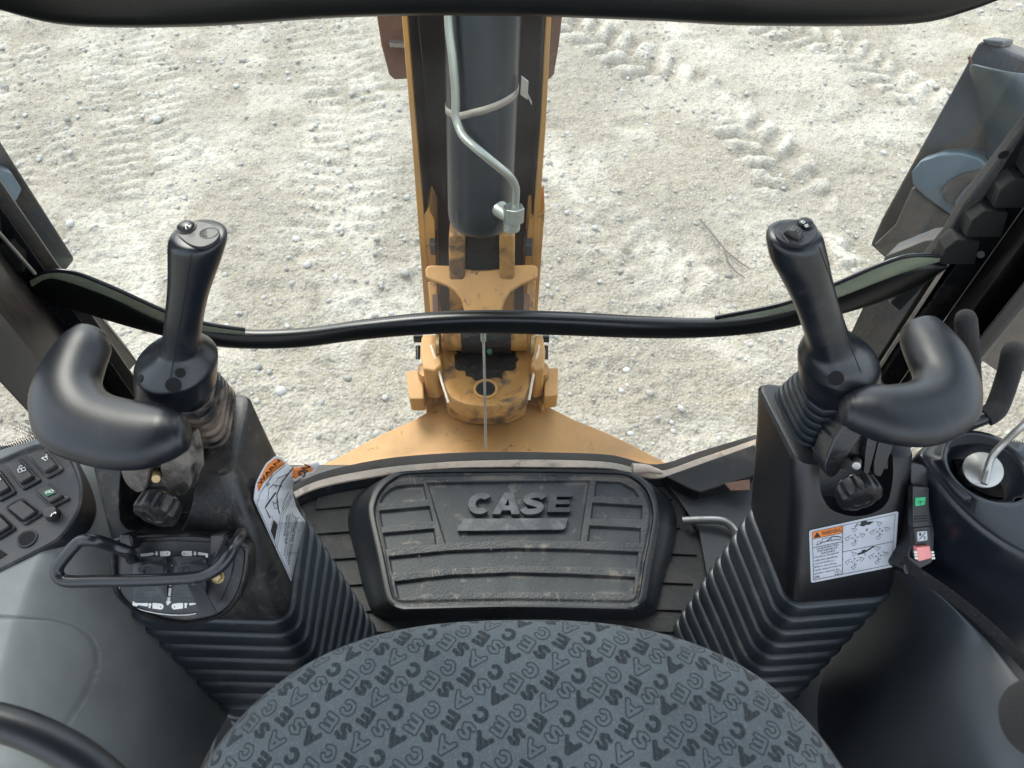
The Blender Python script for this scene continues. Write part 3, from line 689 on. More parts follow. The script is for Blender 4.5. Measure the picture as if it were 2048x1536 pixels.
cpath = [p + Vector((0, cr_.uniform(-.0015, .0015), cr_.uniform(-.001, .0015))) for p in cpath]
V, Fc = [], []
for i, p in enumerate(cpath): pass
strip('caulk_bead', [(u, v - 1) for u, v in mid], [(u, v + 12 + (i_ % 3)) for i_, (u, v) in enumerate(mid)], .0335, .0325, 'caulk', sill, .006, 8)
tube('caulk_lump', catmull([P(u, v, z=.045) for u, v in ((1265, 938), (1290, 937), (1312, 942), (1326, 946))], 4), lambda s: .012 - .009 * s, 'caulk', sill)
strip('inner_lip', [(u, v + 6) for u, v in bot], [(u, v + 22) for u, v in bot], .026, .014, 'steelblk', sill)
# --- pillars (vertical, seen from above)
def vprism(name, plan, z0, z1, m, parent, bevel=.003):
    a1 = [Vector((x, y, z1)) for x, y in plan]; return obj(name, *prism_vf(a1, [Vector((x, y, z0)) for x, y in plan]), m, parent, bevel=bevel)
def plan(pts, v=500):      # pixel u at row v on depth y -> plan x
    out = []
    for u, y in pts:
        rr_ = ray(u, v); out.append((rr_.x / rr_.y * y, y))
    return out
pr = thing('cab_pillar', 'dark rear cab pillar with toothed black rubber strip, right of the window', 'pillar', P(1960, 560, y=.84))
vprism('post', plan([(1945, .86), (2080, .86), (2065, .80), (1990, .78)], 560), -.05, 1.7, 'pillar', pr)
vprism('outer_trim', plan([(2050, .80), (2100, .80), (2092, .74), (2052, .74)], 560), .0, 1.7, 'pillar2', pr)
vprism('glass_channel', plan([(1868, .90), (1905, .90), (1902, .885), (1866, .885)], 540), -.02, 1.7, 'rubber', pr)
vprism('glass_bead', plan([(1880, .87), (1891, .87), (1891, .862), (1880, .862)], 540), -.02, .50, 'caulk', pr, .001)
vprism('inner_post', plan([(1895, .884), (1960, .884), (1960, .86), (1905, .86)], 540), -.04, 1.7, 'steelblk', pr)
for k in range(6):
    z0 = .455 + k * .098
    a1 = [P(u, v, y=.845) for u, v in ((1880, 530), (1890, 500), (1915, 480), (1962, 484), (1950, 530))]
    a1 = [p + Vector((.0125 * k, 0, k * .056)) for p in a1]
    obj('tooth', *prism_vf(a1, [p + Vector((0, .03, 0)) for p in a1]), 'roughrub', pr, bevel=.003)
c_ = P(1962, 508, y=.79); tube('screw', [c_, c_ + Vector((-.003, -.004, .002))], .005, 'steelblk', pr, n=16)
a1 = [P(u, v, y=.872) for u, v in [(1780, 610), (1895, 470), (1928, 411), (2060, 240), (2160, 110), (2240, 140), (2060, 345), (1935, 480), (1900, 520), (1800, 625)]]
obj('slanted_rail', *prism_vf(a1, [p + Vector((0, .02, 0)) for p in a1]), 'steelblk', pr, bevel=.004)
c_ = P(2006, 308, y=.87); tube('rail_hole', [c_, c_ + Vector((0, -.002, .0))], .007, 'hole', pr, n=16)
pl_ = thing('cab_pillar', 'dark rear cab pillar with scratched steel channel, left of the window', 'pillar', P(60, 560, y=.84))
vprism('post', plan([(-60, .86), (52, .86), (18, .77), (-60, .70)], 560), -.05, 1.7, 'pillar', pl_)
vprism('outer_trim', plan([(-190, .72), (-40, .775), (-70, .64), (-190, .55)], 560), -.05, 1.7, 'pillar2', pl_)
vprism('glass_channel', plan([(95, .90), (138, .90), (136, .885), (92, .885)], 560), -.02, 1.7, 'stab', pl_)
vprism('glass_bead', plan([(62, .87), (71, .87), (71, .862), (62, .862)], 560), -.02, .45, 'caulk', pl_, .001)
vprism('inner_post', plan([(30, .884), (95, .884), (90, .86), (30, .86)], 540), -.04, 1.7, 'steelblk', pl_)
for k in range(5):
    a1 = [P(u, v, y=.845) for u, v in ((48, 545), (44, 515), (28, 500), (20, 488), (-6, 492), (0, 545))]
    a1 = [p + Vector((0, 0, k * .072)) for p in a1]
    obj('tooth', *prism_vf(a1, [p + Vector((0, .03, 0)) for p in a1]), 'roughrub', pl_, bevel=.003)
tube('bright_rod', [P(-60, 395, y=.83), P(0, 468, y=.83), P(70, 548, y=.83)], .003, 'metal', pl_, n=8)
# --- seal band between the two panes
YW = .865
sb = thing('window_seal', 'wavy black rubber seal running across the rear window between its two panes', 'window seal', P(975, 645, y=YW))
tp = [(52, 562), (95, 548), (150, 551), (230, 582), (330, 628), (410, 652), (490, 664), (600, 661), (720, 646), (850, 633), (975, 628), (1120, 631), (1300, 639), (1440, 640), (1560, 622), (1660, 586), (1760, 545), (1840, 520), (1890, 520)]
bt = [(58, 570), (105, 600), (170, 622), (250, 647), (330, 668), (410, 685), (490, 692), (600, 690), (720, 675), (850, 664), (975, 662), (1120, 666), (1300, 672), (1440, 668), (1560, 654), (1660, 630), (1760, 600), (1840, 566), (1885, 530)]
def band(name, A, B, y, th, m, parent, n=6, e=2.6):
    a1 = catmull([P(u, v, y=y) for u, v in A], n); b1 = catmull([P(u, v, y=y) for u, v in B], n); rings = []
    for p, q in zip(a1, b1):
        c = (p + q) / 2; a = (p - q) / 2; rings.append(ell(c, a, Vector((0, th, 0)), 16, e))
    return loft(name, rings, m, parent)
band('rubber_band', tp, bt, YW, .014, 'rubber', sb)
band('top_bead', [(u, v - d_) for (u, v), d_ in zip(tp[6:15], (-2, 1, 4, 6, 6, 6, 4, 1, -2))], [(u, v + 6) for u, v in tp[6:15]], YW + .012, .006, 'roughrub', sb)
lt = [(60, 558), (95, 543), (150, 546), (230, 577), (330, 622), (410, 647), (490, 659)]
lb = [(66, 572), (100, 556), (150, 568), (230, 598), (330, 644), (410, 661), (490, 667)]
band('glass_edge', lt, lb, YW - .012, .004, 'edge', sb)
rt_ = [(1430, 636), (1560, 610), (1660, 573), (1760, 530), (1820, 512), (1880, 512)]
rb = [(1430, 640), (1560, 625), (1660, 600), (1760, 562), (1820, 540), (1880, 522)]
band('glass_edge', rt_, rb, YW - .012, .004, 'edge', sb)
band('edge_lip', [(u, v - 3) for u, v in lt], [(u, v + 3) for u, v in lt], YW - .016, .003, 'steelblk', sb)
band('edge_lip', [(u, v - 4) for u, v in rt_], [(u, v + 3) for u, v in rt_], YW - .016, .003, 'steelblk', sb)
# --- panes
up_top = [(40, -160), (2010, -160)]
g1 = [P(u, v, y=YW) for u, v in tp]; 
V = [Vector((g1[0].x, YW, 1.62)), *[Vector(p) for p in g1], Vector((g1[-1].x, YW, 1.62))]
V = [Vector((v.x, YW + .004, v.z)) for v in V]
tag(obj('window_pane', V, [tuple(range(len(V)))], 'glass', solid=0), 'upper rear window pane, faintly dusty and scratched, above the wavy black seal', 'window')
gb = [P(u, v, y=YW) for u, v in bt]; bb = [P(u, v - 4, z=.03) for u, v in top[1:-1]]
V = [Vector((p.x, YW, p.z)) for p in gb] + [Vector((.70, .86, -.01)), *bb[::-1], Vector((-.80, .86, -.01))]
bm = bmesh.new(); vs_ = [bm.verts.new(v) for v in V]; bm.faces.new(vs_); bmesh.ops.triangulate(bm, faces=bm.faces)
V2 = [v.co.copy() for v in bm.verts]; F2 = [tuple(x.index for x in f.verts) for f in bm.faces]; bm.verts.index_update(); F2 = [tuple(x.index for x in f.verts) for f in bm.faces]; bm.free()
tag(obj('window_pane', V2, F2, 'glass_low', smooth=180), 'lower rear window pane between the wavy black seal and the floor sill', 'window')
# --- top rail of the raised window
rl_t = [(-120, -60), (0, -80), (150, -90), (400, -90), (700, -95), (1000, -100), (1300, -95), (1500, -90), (1800, -90), (1950, -85), (2060, -70)]
rl_b = [(-120, -20), (0, 14), (150, 48), (400, 50), (700, 31), (1000, 28), (1300, 38), (1500, 48), (1800, 46), (1930, 18), (2060, -36)]
rl = thing('window_rail', 'black glossy curved rail crossing the top of the rear window', 'window rail', P(1000, 0, y=.80))
band('rail', rl_t, rl_b, .80, .018, 'rubber', rl)
# --- side glass panes, frit and sills
ZC = .455
for sx, lab in ((-1, 'left side window pane with mirrored tempered glass mark near its lower corner'), (1, 'right side window pane behind the foam covered levers')):
    x1, x0 = (-.80, -.74) if sx < 0 else (.76, .80)
    V = [Vector((x1 if sx < 0 else x1, .76, .0)), Vector((x0, -.3, .0)), Vector((x0, -.3, 1.6)), Vector((x1, .76, 1.6))]
    tag(obj('side_window', V, [(0, 1, 2, 3)], 'glass_side'), lab, 'window')
# --- tempered mark + frit dots on the left glass (flat print)
gl = Pl((-.764, .6, .4), (1, 0, 0)) if False else Pl((-.785, .6, .4), (1, .06, 0))
def mirrored(body, quad, a0, a1, b0, b1, h, bold=0): 
    V, Fc = quad.text(body, a0, a1, b0, b1, h, 0); m_ = (a0 + a1); V2, _ = fit_text(body, a1, a0, b0, b1, 0); return [quad.p(v.x, v.y, h) for v in V2], Fc
qd = Quad((30, 838), (80, 862), (72, 882), (22, 858), gl)
tag(obj('glass_mark', *join_vf(mirrored('TEMPERED', qd, 0, 1, .62, .85, .002, .01), mirrored('LAMINATED AS1', qd, .02, .98, .34, .52, .002), mirrored('43R-001584', qd, .1, .9, .05, .23, .002), qd.line([(.35, 1.25), (.5, 1.45), (.65, 1.25), (.5, 1.05), (.35, 1.25)], .0012, .002), qd.line([(.45, 1.3), (.5, 1.15), (.55, 1.3)], .0016, .0021)), 'ink', smooth=180),
    'small black mirrored tempered mark printed on the left side window', 'glass mark')
def frit(us, x, lab, dark=True):
    pl = Pl((x, 0, 0), (-1 if x > 0 else 1, 0, 0)); parts = []
    (u0, v0), (u1, v1) = us; n = int(math.hypot(u1 - u0, v1 - v0) / 5.2)
    for i in range(n):
        s = i / n; 
        for r in range(3):
            u = u0 + (u1 - u0) * (s + .5 * (r % 2) / n); v = v0 + (v1 - v0) * s - r * 4.2
            parts.append(disc_vf(u, v, 1.75 - .3 * r, pl, .003, 6))
    return tag(obj('frit_dots', *join_vf(*parts), 'ink' if dark else 'white', smooth=180), lab, 'frit dots', kind='stuff')
frit(((-20, 906), (96, 868)), -.70, 'row of small black printed dots along the lower edge of the left side window')
frit(((1925, 872), (2060, 895)), .665, 'row of small printed dots along the lower edge of the right side window', True)
# the machine's fender seen outside the side windows
# ================================================================== FLOOR MAT + FOOTREST
fm = thing('floor_mat', 'dusty black ribbed rubber floor mat laid under the footrest', 'floor mat', P(1024, 1150, z=0))
obj('mat_sheet', *prism_vf([P(u, v, z=.006) for u, v in [(600, 985), (650, 962), (760, 944), (975, 934), (1240, 938), (1320, 950), (1360, 990), (1400, 1140), (1440, 1300), (560, 1300), (600, 1100)]], [P(u, v, z=.0005) for u, v in [(600, 985), (650, 962), (760, 944), (975, 934), (1240, 938), (1320, 950), (1360, 990), (1400, 1140), (1440, 1300), (560, 1300), (600, 1100)]]), 'mat', fm)
lrow = [(637, 980, 630, 1018), (640, 1025, 625, 1068), (640, 1076, 640, 1120), (650, 1128, 670, 1172), (690, 1180, 715, 1224), (715, 1232, 735, 1262)]
rrow = [(1328, 955, 1345, 998), (1338, 1006, 1362, 1056), (1372, 1062, 1396, 1110), (1332, 1118, 1388, 1168), (1330, 1174, 1380, 1222), (1345, 1228, 1385, 1262)]
zp = Pl((0, 0, .006), (0, 0, 1))
for k in range(6):
    a = lrow[k]; b_ = rrow[k]; sag = -6
    px = [(a[0], a[1]), (800, a[1] - 18 + k * 2), (1024, (a[1] + b_[1]) / 2 - 16), (1240, b_[1] - 4), (b_[0], b_[1]), (b_[2], b_[3]), (1240, b_[3] - 6), (1024, (a[3] + b_[3]) / 2 - 14), (800, a[3] - 14 + k * 2), (a[2], a[3])]
    if k == 5: px = [(u, v + 4) for u, v in px]
    plate('mat_panel', px, zp, .0, .005, 'mat', fm, bevel=.0015)
# footrest
ft = thing('footrest', 'raised black rubber footrest pad with raised lettering in front of the rear window', 'footrest', P(1024, 1100, z=0))
ZF = .058
out = [(735, 1030), (738, 1000), (750, 975), (775, 953), (815, 942), (960, 939), (1100, 939), (1230, 942), (1270, 948), (1298, 968), (1313, 995), (1319, 1030), (1312, 1080), (1302, 1130), (1294, 1185), (1288, 1206), (1270, 1218), (1240, 1221), (1030, 1217), (840, 1221), (800, 1221), (778, 1210), (768, 1190), (752, 1110)]
oc = catmull([Vector((u, v, 0)) for u, v in out], 4, closed=True)
cx = sum(p.x for p in oc) / len(oc); cyy = sum(p.y for p in oc) / len(oc); cF = P(cx, cyy, z=ZF)
def fr_ring(scale, z, dx=0): 
    r = []
    for p in oc:
        q = P(p.x, p.y, z=ZF); d = q - cF; r.append(Vector((cF.x + d.x * scale, cF.y + d.y * scale, z)))
    return r
def sidebulge(z, k):
    r = []
    for p in oc:
        q = P(p.x, p.y, z=ZF); d = q - cF; side = abs(d.x) / .25
        r.append(Vector((cF.x + d.x * (1 + k * min(1, side) ** 2), cF.y + d.y * (1 + .02 * k) , z)))
    return r
loft('skirt', [sidebulge(.0, .165), sidebulge(.02, .15), sidebulge(.042, .07), sidebulge(ZF - .004, .012), fr_ring(1.0, ZF + .001), fr_ring(.985, ZF + .004), fr_ring(.955, ZF + .003), fr_ring(.94, ZF - .008)], 'dark_console', ft, smooth=50)
# tread heightfield
nx_, ny_ = 620, 330
xs = np.linspace(cF.x - .275, cF.x + .275, nx_); ys = np.linspace(cF.y - .16, cF.y + .155, ny_)
X2, Y2 = np.meshgrid(xs, ys); U2, V2_ = proj(X2, Y2, np.full(X2.shape, ZF))
def poly_sdf(U, Vv, poly):
    d = np.full(U.shape, 1e9); inside = np.zeros(U.shape, bool); n = len(poly)
    for i in range(n):
        ax_, ay_ = poly[i]; bx_, by_ = poly[(i + 1) % n]; ex, ey = bx_ - ax_, by_ - ay_
        wx, wy = U - ax_, Vv - ay_; t = np.clip((wx * ex + wy * ey) / (ex * ex + ey * ey), 0, 1)
        d = np.minimum(d, np.hypot(wx - ex * t, wy - ey * t))
        c1 = (ay_ > Vv) != (by_ > Vv)
        with np.errstate(divide='ignore', invalid='ignore'): xi = (bx_ - ax_) * (Vv - ay_) / (by_ - ay_ + 1e-12) + ax_
        inside ^= c1 & (U < xi)
    return np.where(inside, -d, d)
cells = [[(759, 1004), (766, 991), (779, 979), (794, 973), (820, 970), (846, 969), (852, 997)], [(759, 1022), (858, 1013), (864, 1040), (764, 1052)], [(766, 1067), (867, 1058), (871, 1087), (772, 1097)],
         [(855, 966), (1178, 960), (1160, 1081), (1024, 1078), (890, 1084)], [(1193, 962), (1240, 964), (1268, 979), (1277, 993), (1190, 991)], [(1186, 1006), (1284, 1012), (1283, 1037), (1183, 1036)],
         [(1180, 1052), (1281, 1057), (1280, 1085), (1176, 1081)], [(778, 1114), (900, 1102), (1029, 1097), (1150, 1099), (1276, 1105), (1273, 1136), (1150, 1131), (1029, 1130), (900, 1135), (785, 1146)],
         [(790, 1164), (900, 1151), (1029, 1146), (1150, 1149), (1270, 1155), (1267, 1187), (1150, 1183), (1029, 1182), (900, 1186), (797, 1196)]]
hh = np.zeros(U2.shape)
for c_ in cells: hh = np.minimum(hh, -sst(-poly_sdf(U2, V2_, c_), -2.2, 1.5))
outer = poly_sdf(U2, V2_, [(p.x, p.y) for p in oc])
gro = sst(outer, -22, -16) * (1 - sst(outer, -12, -8))
grain = (fbm(X2, Y2, 420, 2, 51) - .5) * .0011 * (1 + hh)
Z2 = ZF - .0055 - .0022 + .0070 * (1 + hh) * 1.0 + grain - gro * .003
Z2 = np.where(outer > -6, ZF - .03, Z2)
crease = np.zeros(U2.shape)
for c_ in cells: 
    sd = poly_sdf(U2, V2_, c_); crease = np.maximum(crease, np.exp(-((sd + 3) / 3.5) ** 2) * (V2_ > 0))
dirt = crease * sst(fbm(X2, Y2, 16, 4, 61), .58, .80) * .6 + sst(fbm(X2, Y2, 34, 4, 62), .76, .86) * .6 + gro * sst(fbm(X2, Y2, 20, 3, 63), .45, .7) * .5
scr = sst(fbm(X2 * 1 + Y2 * .25, Y2 * .18, 240, 2, 66), .68, .8) * sst(fbm(X2, Y2, 9, 2, 67), .5, .65) * (hh > -.5) * .5
otr = grid('tread', X2, Y2, Z2, 'tread', ft, attrs={'dirt': np.clip(dirt + scr + .16 * sst(hh, -.5, 0) * sst(fbm(X2, Y2, 11, 4, 71), .35, .7), 0, .85)})
bm = bmesh.new(); bm.from_mesh(otr.data); bm.verts.ensure_lookup_table(); kf = (outer.ravel() > -3)
bmesh.ops.delete(bm, geom=[v for i, v in enumerate(bm.verts) if kf[i]], context='VERTS'); bm.to_mesh(otr.data); bm.free()
# raised letters: own strokes, bold wide lettering
zl = Pl((0, 0, ZF - .0052), (0, 0, 1))
def bold_letter(ch, u0, u1, vt, vb):
    def m(a, b): return (u0 + (u1 - u0) * a + (1 - b) * 0 + b * 6, vb + (vt - vb) * b)
    if ch == 'C':
        o_ = [(.5 + .52 * math.cos(R(t)), .5 + .5 * math.sin(R(t))) for t in range(38, 323, 12)]
        i_ = [(.5 + .2 * math.cos(R(t)), .5 + .22 * math.sin(R(t))) for t in range(312, 47, -12)]
        return [[m(*p) for p in o_ + i_]]
    if ch == 'A':
        return [[m(*p) for p in [(-.02, 0), (.34, 1), (.68, 1), (1.02, 0), (.72, 0), (.66, .18), (.503, .18), (.503, .40), (.60, .40), (.51, .72), (.42, .40), (.497, .40), (.497, .18), (.34, .18), (.28, 0)]]]
    if ch == 'E':
        return [[m(*p) for p in [(0, 0), (0, 1), (1, 1), (1, .76), (.34, .76), (.34, .62), (.92, .62), (.92, .39), (.34, .39), (.34, .24), (1, .24), (1, 0)]]]
    if ch == 'S':
        c1 = [(.52 + .48 * math.cos(R(t)), .70 + .30 * math.sin(R(t))) for t in range(20, 271, 18)]
        c2 = [(.48 + .16 * math.cos(R(t)), .30 + .08 * math.sin(R(t))) for t in range(80, -91, -24)]
        c2b = [(.05, .22)]
        c3 = [(.48 + .50 * math.cos(R(t)), .30 + .30 * math.sin(R(t))) for t in range(-160, 91, 18)]
        c4 = [(.52 + .16 * math.cos(R(t)), .70 + .08 * math.sin(R(t))) for t in range(260, 91, -24)] + [(.52 + .16 * math.cos(R(t)), .70 + .08 * math.sin(R(t))) for t in range(80, 20, -20)]
        # spine-based ribbon for a clean S
        sp = [(.93, .74), (.80, .86), (.52, .885), (.22, .80), (.20, .62), (.50, .51), (.80, .40), (.79, .20), (.50, .115), (.20, .14), (.06, .27)]
        cs = catmull([Vector((a, b, 0)) for a, b in sp], 4); Lf = []; Rg = []
        for i, p in enumerate(cs):
            d = cs[min(i + 1, len(cs) - 1)] - cs[max(i - 1, 0)]; n = Vector((-d.y, d.x, 0)).normalized(); wd = Vector((n.x * .16, n.y * .125, 0)); Lf.append(p + wd); Rg.append(p - wd)
        return [[m(p.x, p.y) for p in Lf + Rg[::-1]]]
for ch, u0, u1 in (('C', 934, 982), ('A', 985, 1038), ('S', 1042, 1086), ('E', 1094, 1140)):
    for poly in bold_letter(ch, u0, u1, 985 if ch != 'E' else 984, 1028 if ch != 'E' else 1024):
        plate('letter', poly, zl, 0, .0075, 'worn' if ch != 'E' else 'tread', ft, bevel=0 if ch == 'A' else .0006, segs=1)
plate('bar', [(930, 1037), (1136, 1036), (1132, 1055), (1126, 1059), (915, 1062), (914, 1058)], zl, 0, .0065, 'worn', ft, bevel=.0008, segs=2)
# grit trodden onto the floor
gv, gf = [], []
gr2 = random.Random(12)
for i in range(420):
    u = gr2.uniform(620, 1400); v = gr2.choice((gr2.uniform(945, 1225), gr2.gauss(1205, 14), gr2.gauss(955, 8)))
    on = 745 < u < 1305 and 950 < v < 1212
    if on: p = P(u, v, z=ZF - .0005)
    else:
        p = P(u, v, z=.012)
        if 690 < u < 1352: continue
    s_ = gr2.uniform(.0004, .0011) * (2.0 if gr2.random() < .06 else 1)
    o_ = len(gv); gv += [p + Vector((s_, 0, 0)), p + Vector((-s_, s_ * .6, 0)), p + Vector((-s_ * .4, -s_, 0)), p + Vector((0, 0, s_ * 1.2))]
    gf += [(o_, o_ + 1, o_ + 3), (o_ + 1, o_ + 2, o_ + 3), (o_ + 2, o_, o_ + 3), (o_, o_ + 2, o_ + 1)]
tag(obj('grit', gv, gf, 'grit', smooth=20), 'tiny pale stone crumbs trodden onto the footrest and floor mat', 'grit', kind='stuff')
# right floor corner: kick plate, tan patch, bent bar
kp = thing('kick_plate', 'dark blue grey steel kick plate in the right rear corner of the floor', 'kick plate', P(1430, 1000, z=0))
plate('panel', [(1322, 955), (1505, 900), (1540, 1200), (1420, 1180), (1398, 1060), (1352, 990)], Pl((0, 0, .012), (.03, -.02, 1)), -.008, 0, 'kick', kp, bevel=.002)
plate('ledge', [(1330, 952), (1510, 888), (1512, 950), (1400, 985), (1376, 976)], Pl((0, 0, .05), (0, 0, 1)), -.03, 0, 'floor', kp, bevel=.003)
plate('tan_patch', [(1448, 966), (1500, 958), (1500, 980), (1462, 981)], Pl((0, 0, .054), (0, 0, 1)), -.004, 0, 'rust', kp, bevel=.001)
br = P(1365, 1042, z=.03)
tag(tube('bent_bar', catmull([P(1364, 1042, z=.03), P(1400, 1040, z=.032), P(1440, 1041, z=.034), P(1462, 1052, z=.03), P(1480, 1085, z=.012)], 5), .0078, 'metal', n=14), 'bare metal bent bar sticking out beside the right control tower on the floor', 'bar')
# ================================================================== SIDE CONSOLES
def patch(name, rows, m, parent, subs=2, solid=.012):
    V = [p for r in rows for p in r]; n = len(rows[0]); Fc = [(i * n + j, i * n + j + 1, (i + 1) * n + j + 1, (i + 1) * n + j) for i in range(len(rows) - 1) for j in range(n - 1)]
    return obj(name, V, Fc, m, parent, smooth=180, solid=solid, subs=subs)
lc = thing('side_console', 'large smooth grey moulded side console left of the seat', 'console', (-.6, .2, 0))
# dense heightfield with moulded lid groove
xs = np.linspace(-.73, -.435, 260); ys = np.linspace(-.15, .545, 460); XC, YC = np.meshgrid(xs, ys)
edge_x = -.475 + .03 * sst(YC, .1, .35) * -1
tt = np.clip((XC - (edge_x - .075)) / .14, 0, 1)
ZCn = .435 - .37 * tt ** 1.7 - .10 * sst(XC, -.42, -.36) + .0
ZCn = ZCn - .03 * sst(YC, .515, .545) + .012 * np.sin(YC * 5)
Uc, Vc = proj(XC, YC, ZCn)
lid = [(-60, 1232), (40, 1236), (100, 1239), (150, 1252), (180, 1272), (195, 1300), (196, 1330), (185, 1365), (160, 1410), (120, 1468), (-60, 1500)]
sd = poly_sdf(Uc, Vc, lid)
ZCn = ZCn - .0065 * np.exp(-(sd / 3.6) ** 2) + .0045 * (1 - sst(sd, -2, 9)) - .0
grid('shell', XC, YC, ZCn, 'console', lc)
obj('inner_wall', *abox(-.47, -.372, -.3, .40, .0, .05), 'dark_console', lc, bevel=.01)
tag(plate('spec_sticker', [(-30, 1240), (14, 1242), (20, 1248), (4, 1290), (-30, 1330)], Pl(P(5, 1265, z=.4395), (.25, 0, 1)), 0, .0012, 'white'), 'corner of a white paper label on the grey left console lid', 'sticker')
# switch panel on the left console
pn = Pl((-.65, .46, .452), (.03, -.05, 1))
sp_ = thing('switchboard', 'dark rounded switch panel with rocker switches on the left console', 'switchboard', P(80, 1000, z=.44))
pout = [(-60, 950), (0, 921), (60, 896), (100, 889), (130, 897), (152, 925), (165, 960), (168, 990), (163, 1020), (146, 1052), (118, 1084), (60, 1116), (0, 1146), (-60, 1180)]
pc = catmull([Vector((u, v, 0)) for u, v in pout], 4, closed=True)
def pring(sc, h): 
    c = Vector((60, 1010, 0)); return [pn.p(c.x + (p.x - c.x) * sc, c.y + (p.y - c.y) * sc, h) for p in pc]
loft('bezel', [pring(1.04, -.03), pring(1.02, -.004), pring(1.0, .004), pring(.96, .0055), pring(.93, .002), pring(.90, .0015)], 'panel', sp_, smooth=50)
def rocker(px, m='switch', green=False, h=.009, blank=False):
    c = Vector((sum(p[0] for p in px) / 4, sum(p[1] for p in px) / 4, 0))
    q = [Vector((u, v, 0)) for u, v in px]
    sc = lambda s, hh: [pn.p(c.x + (p.x - c.x) * s, c.y + (p.y - c.y) * s, hh) for p in roundpoly(q, 7, 3)]
    s = loft('rocker_switch', [sc(1.0, .0), sc(1.0, .004), sc(.90, .005), sc(.76, .005 if not blank else .004), sc(.74, h), sc(.66, h + .0015)], m, sp_, smooth=30)
    return s
rk = [[(56, 913), (94, 897), (131, 942), (96, 960)], [(10, 932), (45, 919), (86, 963), (48, 983)], [(-25, 955), (2, 940), (37, 987), (0, 1006)]]
sws = [rocker(p) for p in rk]
s4 = rocker([(68, 985), (102, 968), (144, 999), (106, 1019)]); 
rocker([(10, 1018), (47, 997), (90, 1030), (52, 1053)], blank=True, h=.007); rocker([(-32, 1040), (3, 1026), (37, 1059), (-4, 1083)], blank=True, h=.007)
plate('green_lens', [(84, 984), (102, 976), (112, 985), (94, 993)], pn, .0112, .0118, 'green_d', s4)
strokes('symbol', [[(91, 984), (97, 981), (98, 984), (92, 987), (91, 984)], [(99, 982), (103, 979), (107, 981), (105, 984), (100, 985), (99, 982)]], pn, .0011, .0122, 'icon', s4)
strokes('symbol', [[(83, 916), (96, 912)], [(83, 916), (92, 921), (95, 917), (91, 912)], [(91, 911), (94, 908)]], pn, .0010, .0118, 'icon', sws[0])
strokes('symbol', [[(35, 939), (49, 934), (52, 940), (38, 945), (35, 939)], [(42, 937), (45, 942)], [(37, 936), (40, 932), (45, 931)]], pn, .0010, .0118, 'icon', sws[1])
strokes('symbol', [[(-2, 956), (1, 959), (-1, 961)]], pn, .0014, .0118, 'icon', sws[2])
hb = cyl_on('horn_button', 108, 1031, .0095, pn, .0, .012, 'switch', sp_, r1=.0075, bevel=.0015)
strokes('symbol', [[(102, 1029), (112, 1024)], [(104, 1028), (101, 1033)], [(109, 1024), (112, 1027)]], pn, .0014, .0128, 'icon', hb)
loft('socket_rim', [ell(pn.p(56, 1078, .001 + dz), (r, 0, 0), (0, r, 0), 28) for r, dz in ((.0125, 0), (.0118, .0018), (.0098, .001), (.0095, -.006))], 'panel', sp_, cap=(False, False))
cyl_on('socket_hole', 56, 1078, .0096, pn, .0005, .0018, 'hole', sp_)
plate('recess', [(-40, 1100), (-10, 1092), (14, 1108), (-20, 1130)], pn, .001, .0022, 'hole', sp_)
tag(obj('console_edge_trim', *prism_vf([P(u, v, z=.452) for u, v in [(-40, 912), (40, 888), (92, 872), (118, 888), (70, 896), (-40, 940)]], [P(u, v, z=.43) for u, v in [(-40, 912), (40, 888), (92, 872), (118, 888), (70, 896), (-40, 940)]]), 'console', bevel=.003), 'grey trim strip between the left switch panel and the side window', 'trim')

# right console with cup well
rc = thing('side_console', 'glossy black moulded console with a round well holding a metal lever, at the right', 'console', (.6, .4, 0))
ZR = .50
tpx = [(1838, 905), (1862, 882), (1905, 870), (1960, 868), (2030, 880), (2120, 900), (2400, 1000), (2400, 1200), (2200, 1180), (2048, 1108), (1985, 1070), (1935, 1030), (1892, 985), (1862, 945), (1846, 922)]
tc_ = catmull([Vector((u, v, 0)) for u, v in tpx], 4, closed=True)
cw = Vector((1975, 940, 0)); wellc = P(1975, 937, z=ZR); 
n_ = len(tc_)
def wring(r, z):
    out_ = []
    for p in tc_:
        q = P(p.x, p.y, z=ZR); d = (q - wellc); d.z = 0; d.normalize(); out_.append(Vector((wellc.x + d.x * r, wellc.y + d.y * r, z)))
    return out_
def oring(s, z, dx=0):
    return [Vector((wellc.x + (q.x - wellc.x) * s + dx, wellc.y + (q.y - wellc.y) * s, z)) for q in [P(p.x, p.y, z=ZR) for p in tc_]]
loft('shell', [oring(1.05, .10, .03), oring(1.05, .20, .02), oring(1.03, .38, .0), oring(1.03, ZR - .035), oring(1.015, ZR - .012), oring(.985, ZR - .002), oring(.93, ZR), oring(.7, ZR + .001), wring(.056, ZR + .002), wring(.050, ZR + .002), wring(.046, ZR - .001), wring(.044, ZR - .004), wring(.040, ZR - .045)], 'rconsole', rc, cap=(True, True), smooth=180)
cyl_on('well_floor', 1975, 940, .041, Pl((0, 0, ZR - .043), (0, 0, 1)), -.004, .001, 'hole', rc)
c_ = P(2046, 1010, z=ZR + .0012); loft('small_hole', [ell(c_ + Vector((0, 0, dz)), (r, 0, 0), (0, r, 0), 24) for r, dz in ((.012, 0), (.0112, .0008), (.010, -.0))], 'hole', rc)
lv = thing('throttle_lever', 'bent rod lever with a worn round metal disc standing in the right console well', 'lever', P(1970, 945, z=ZR - .03))
dc = P(1966, 940, z=ZR + .004); dn = Vector((-.25, -.35, .9)).normalized(); a_ = dn.orthogonal().normalized(); b_ = dn.cross(a_)
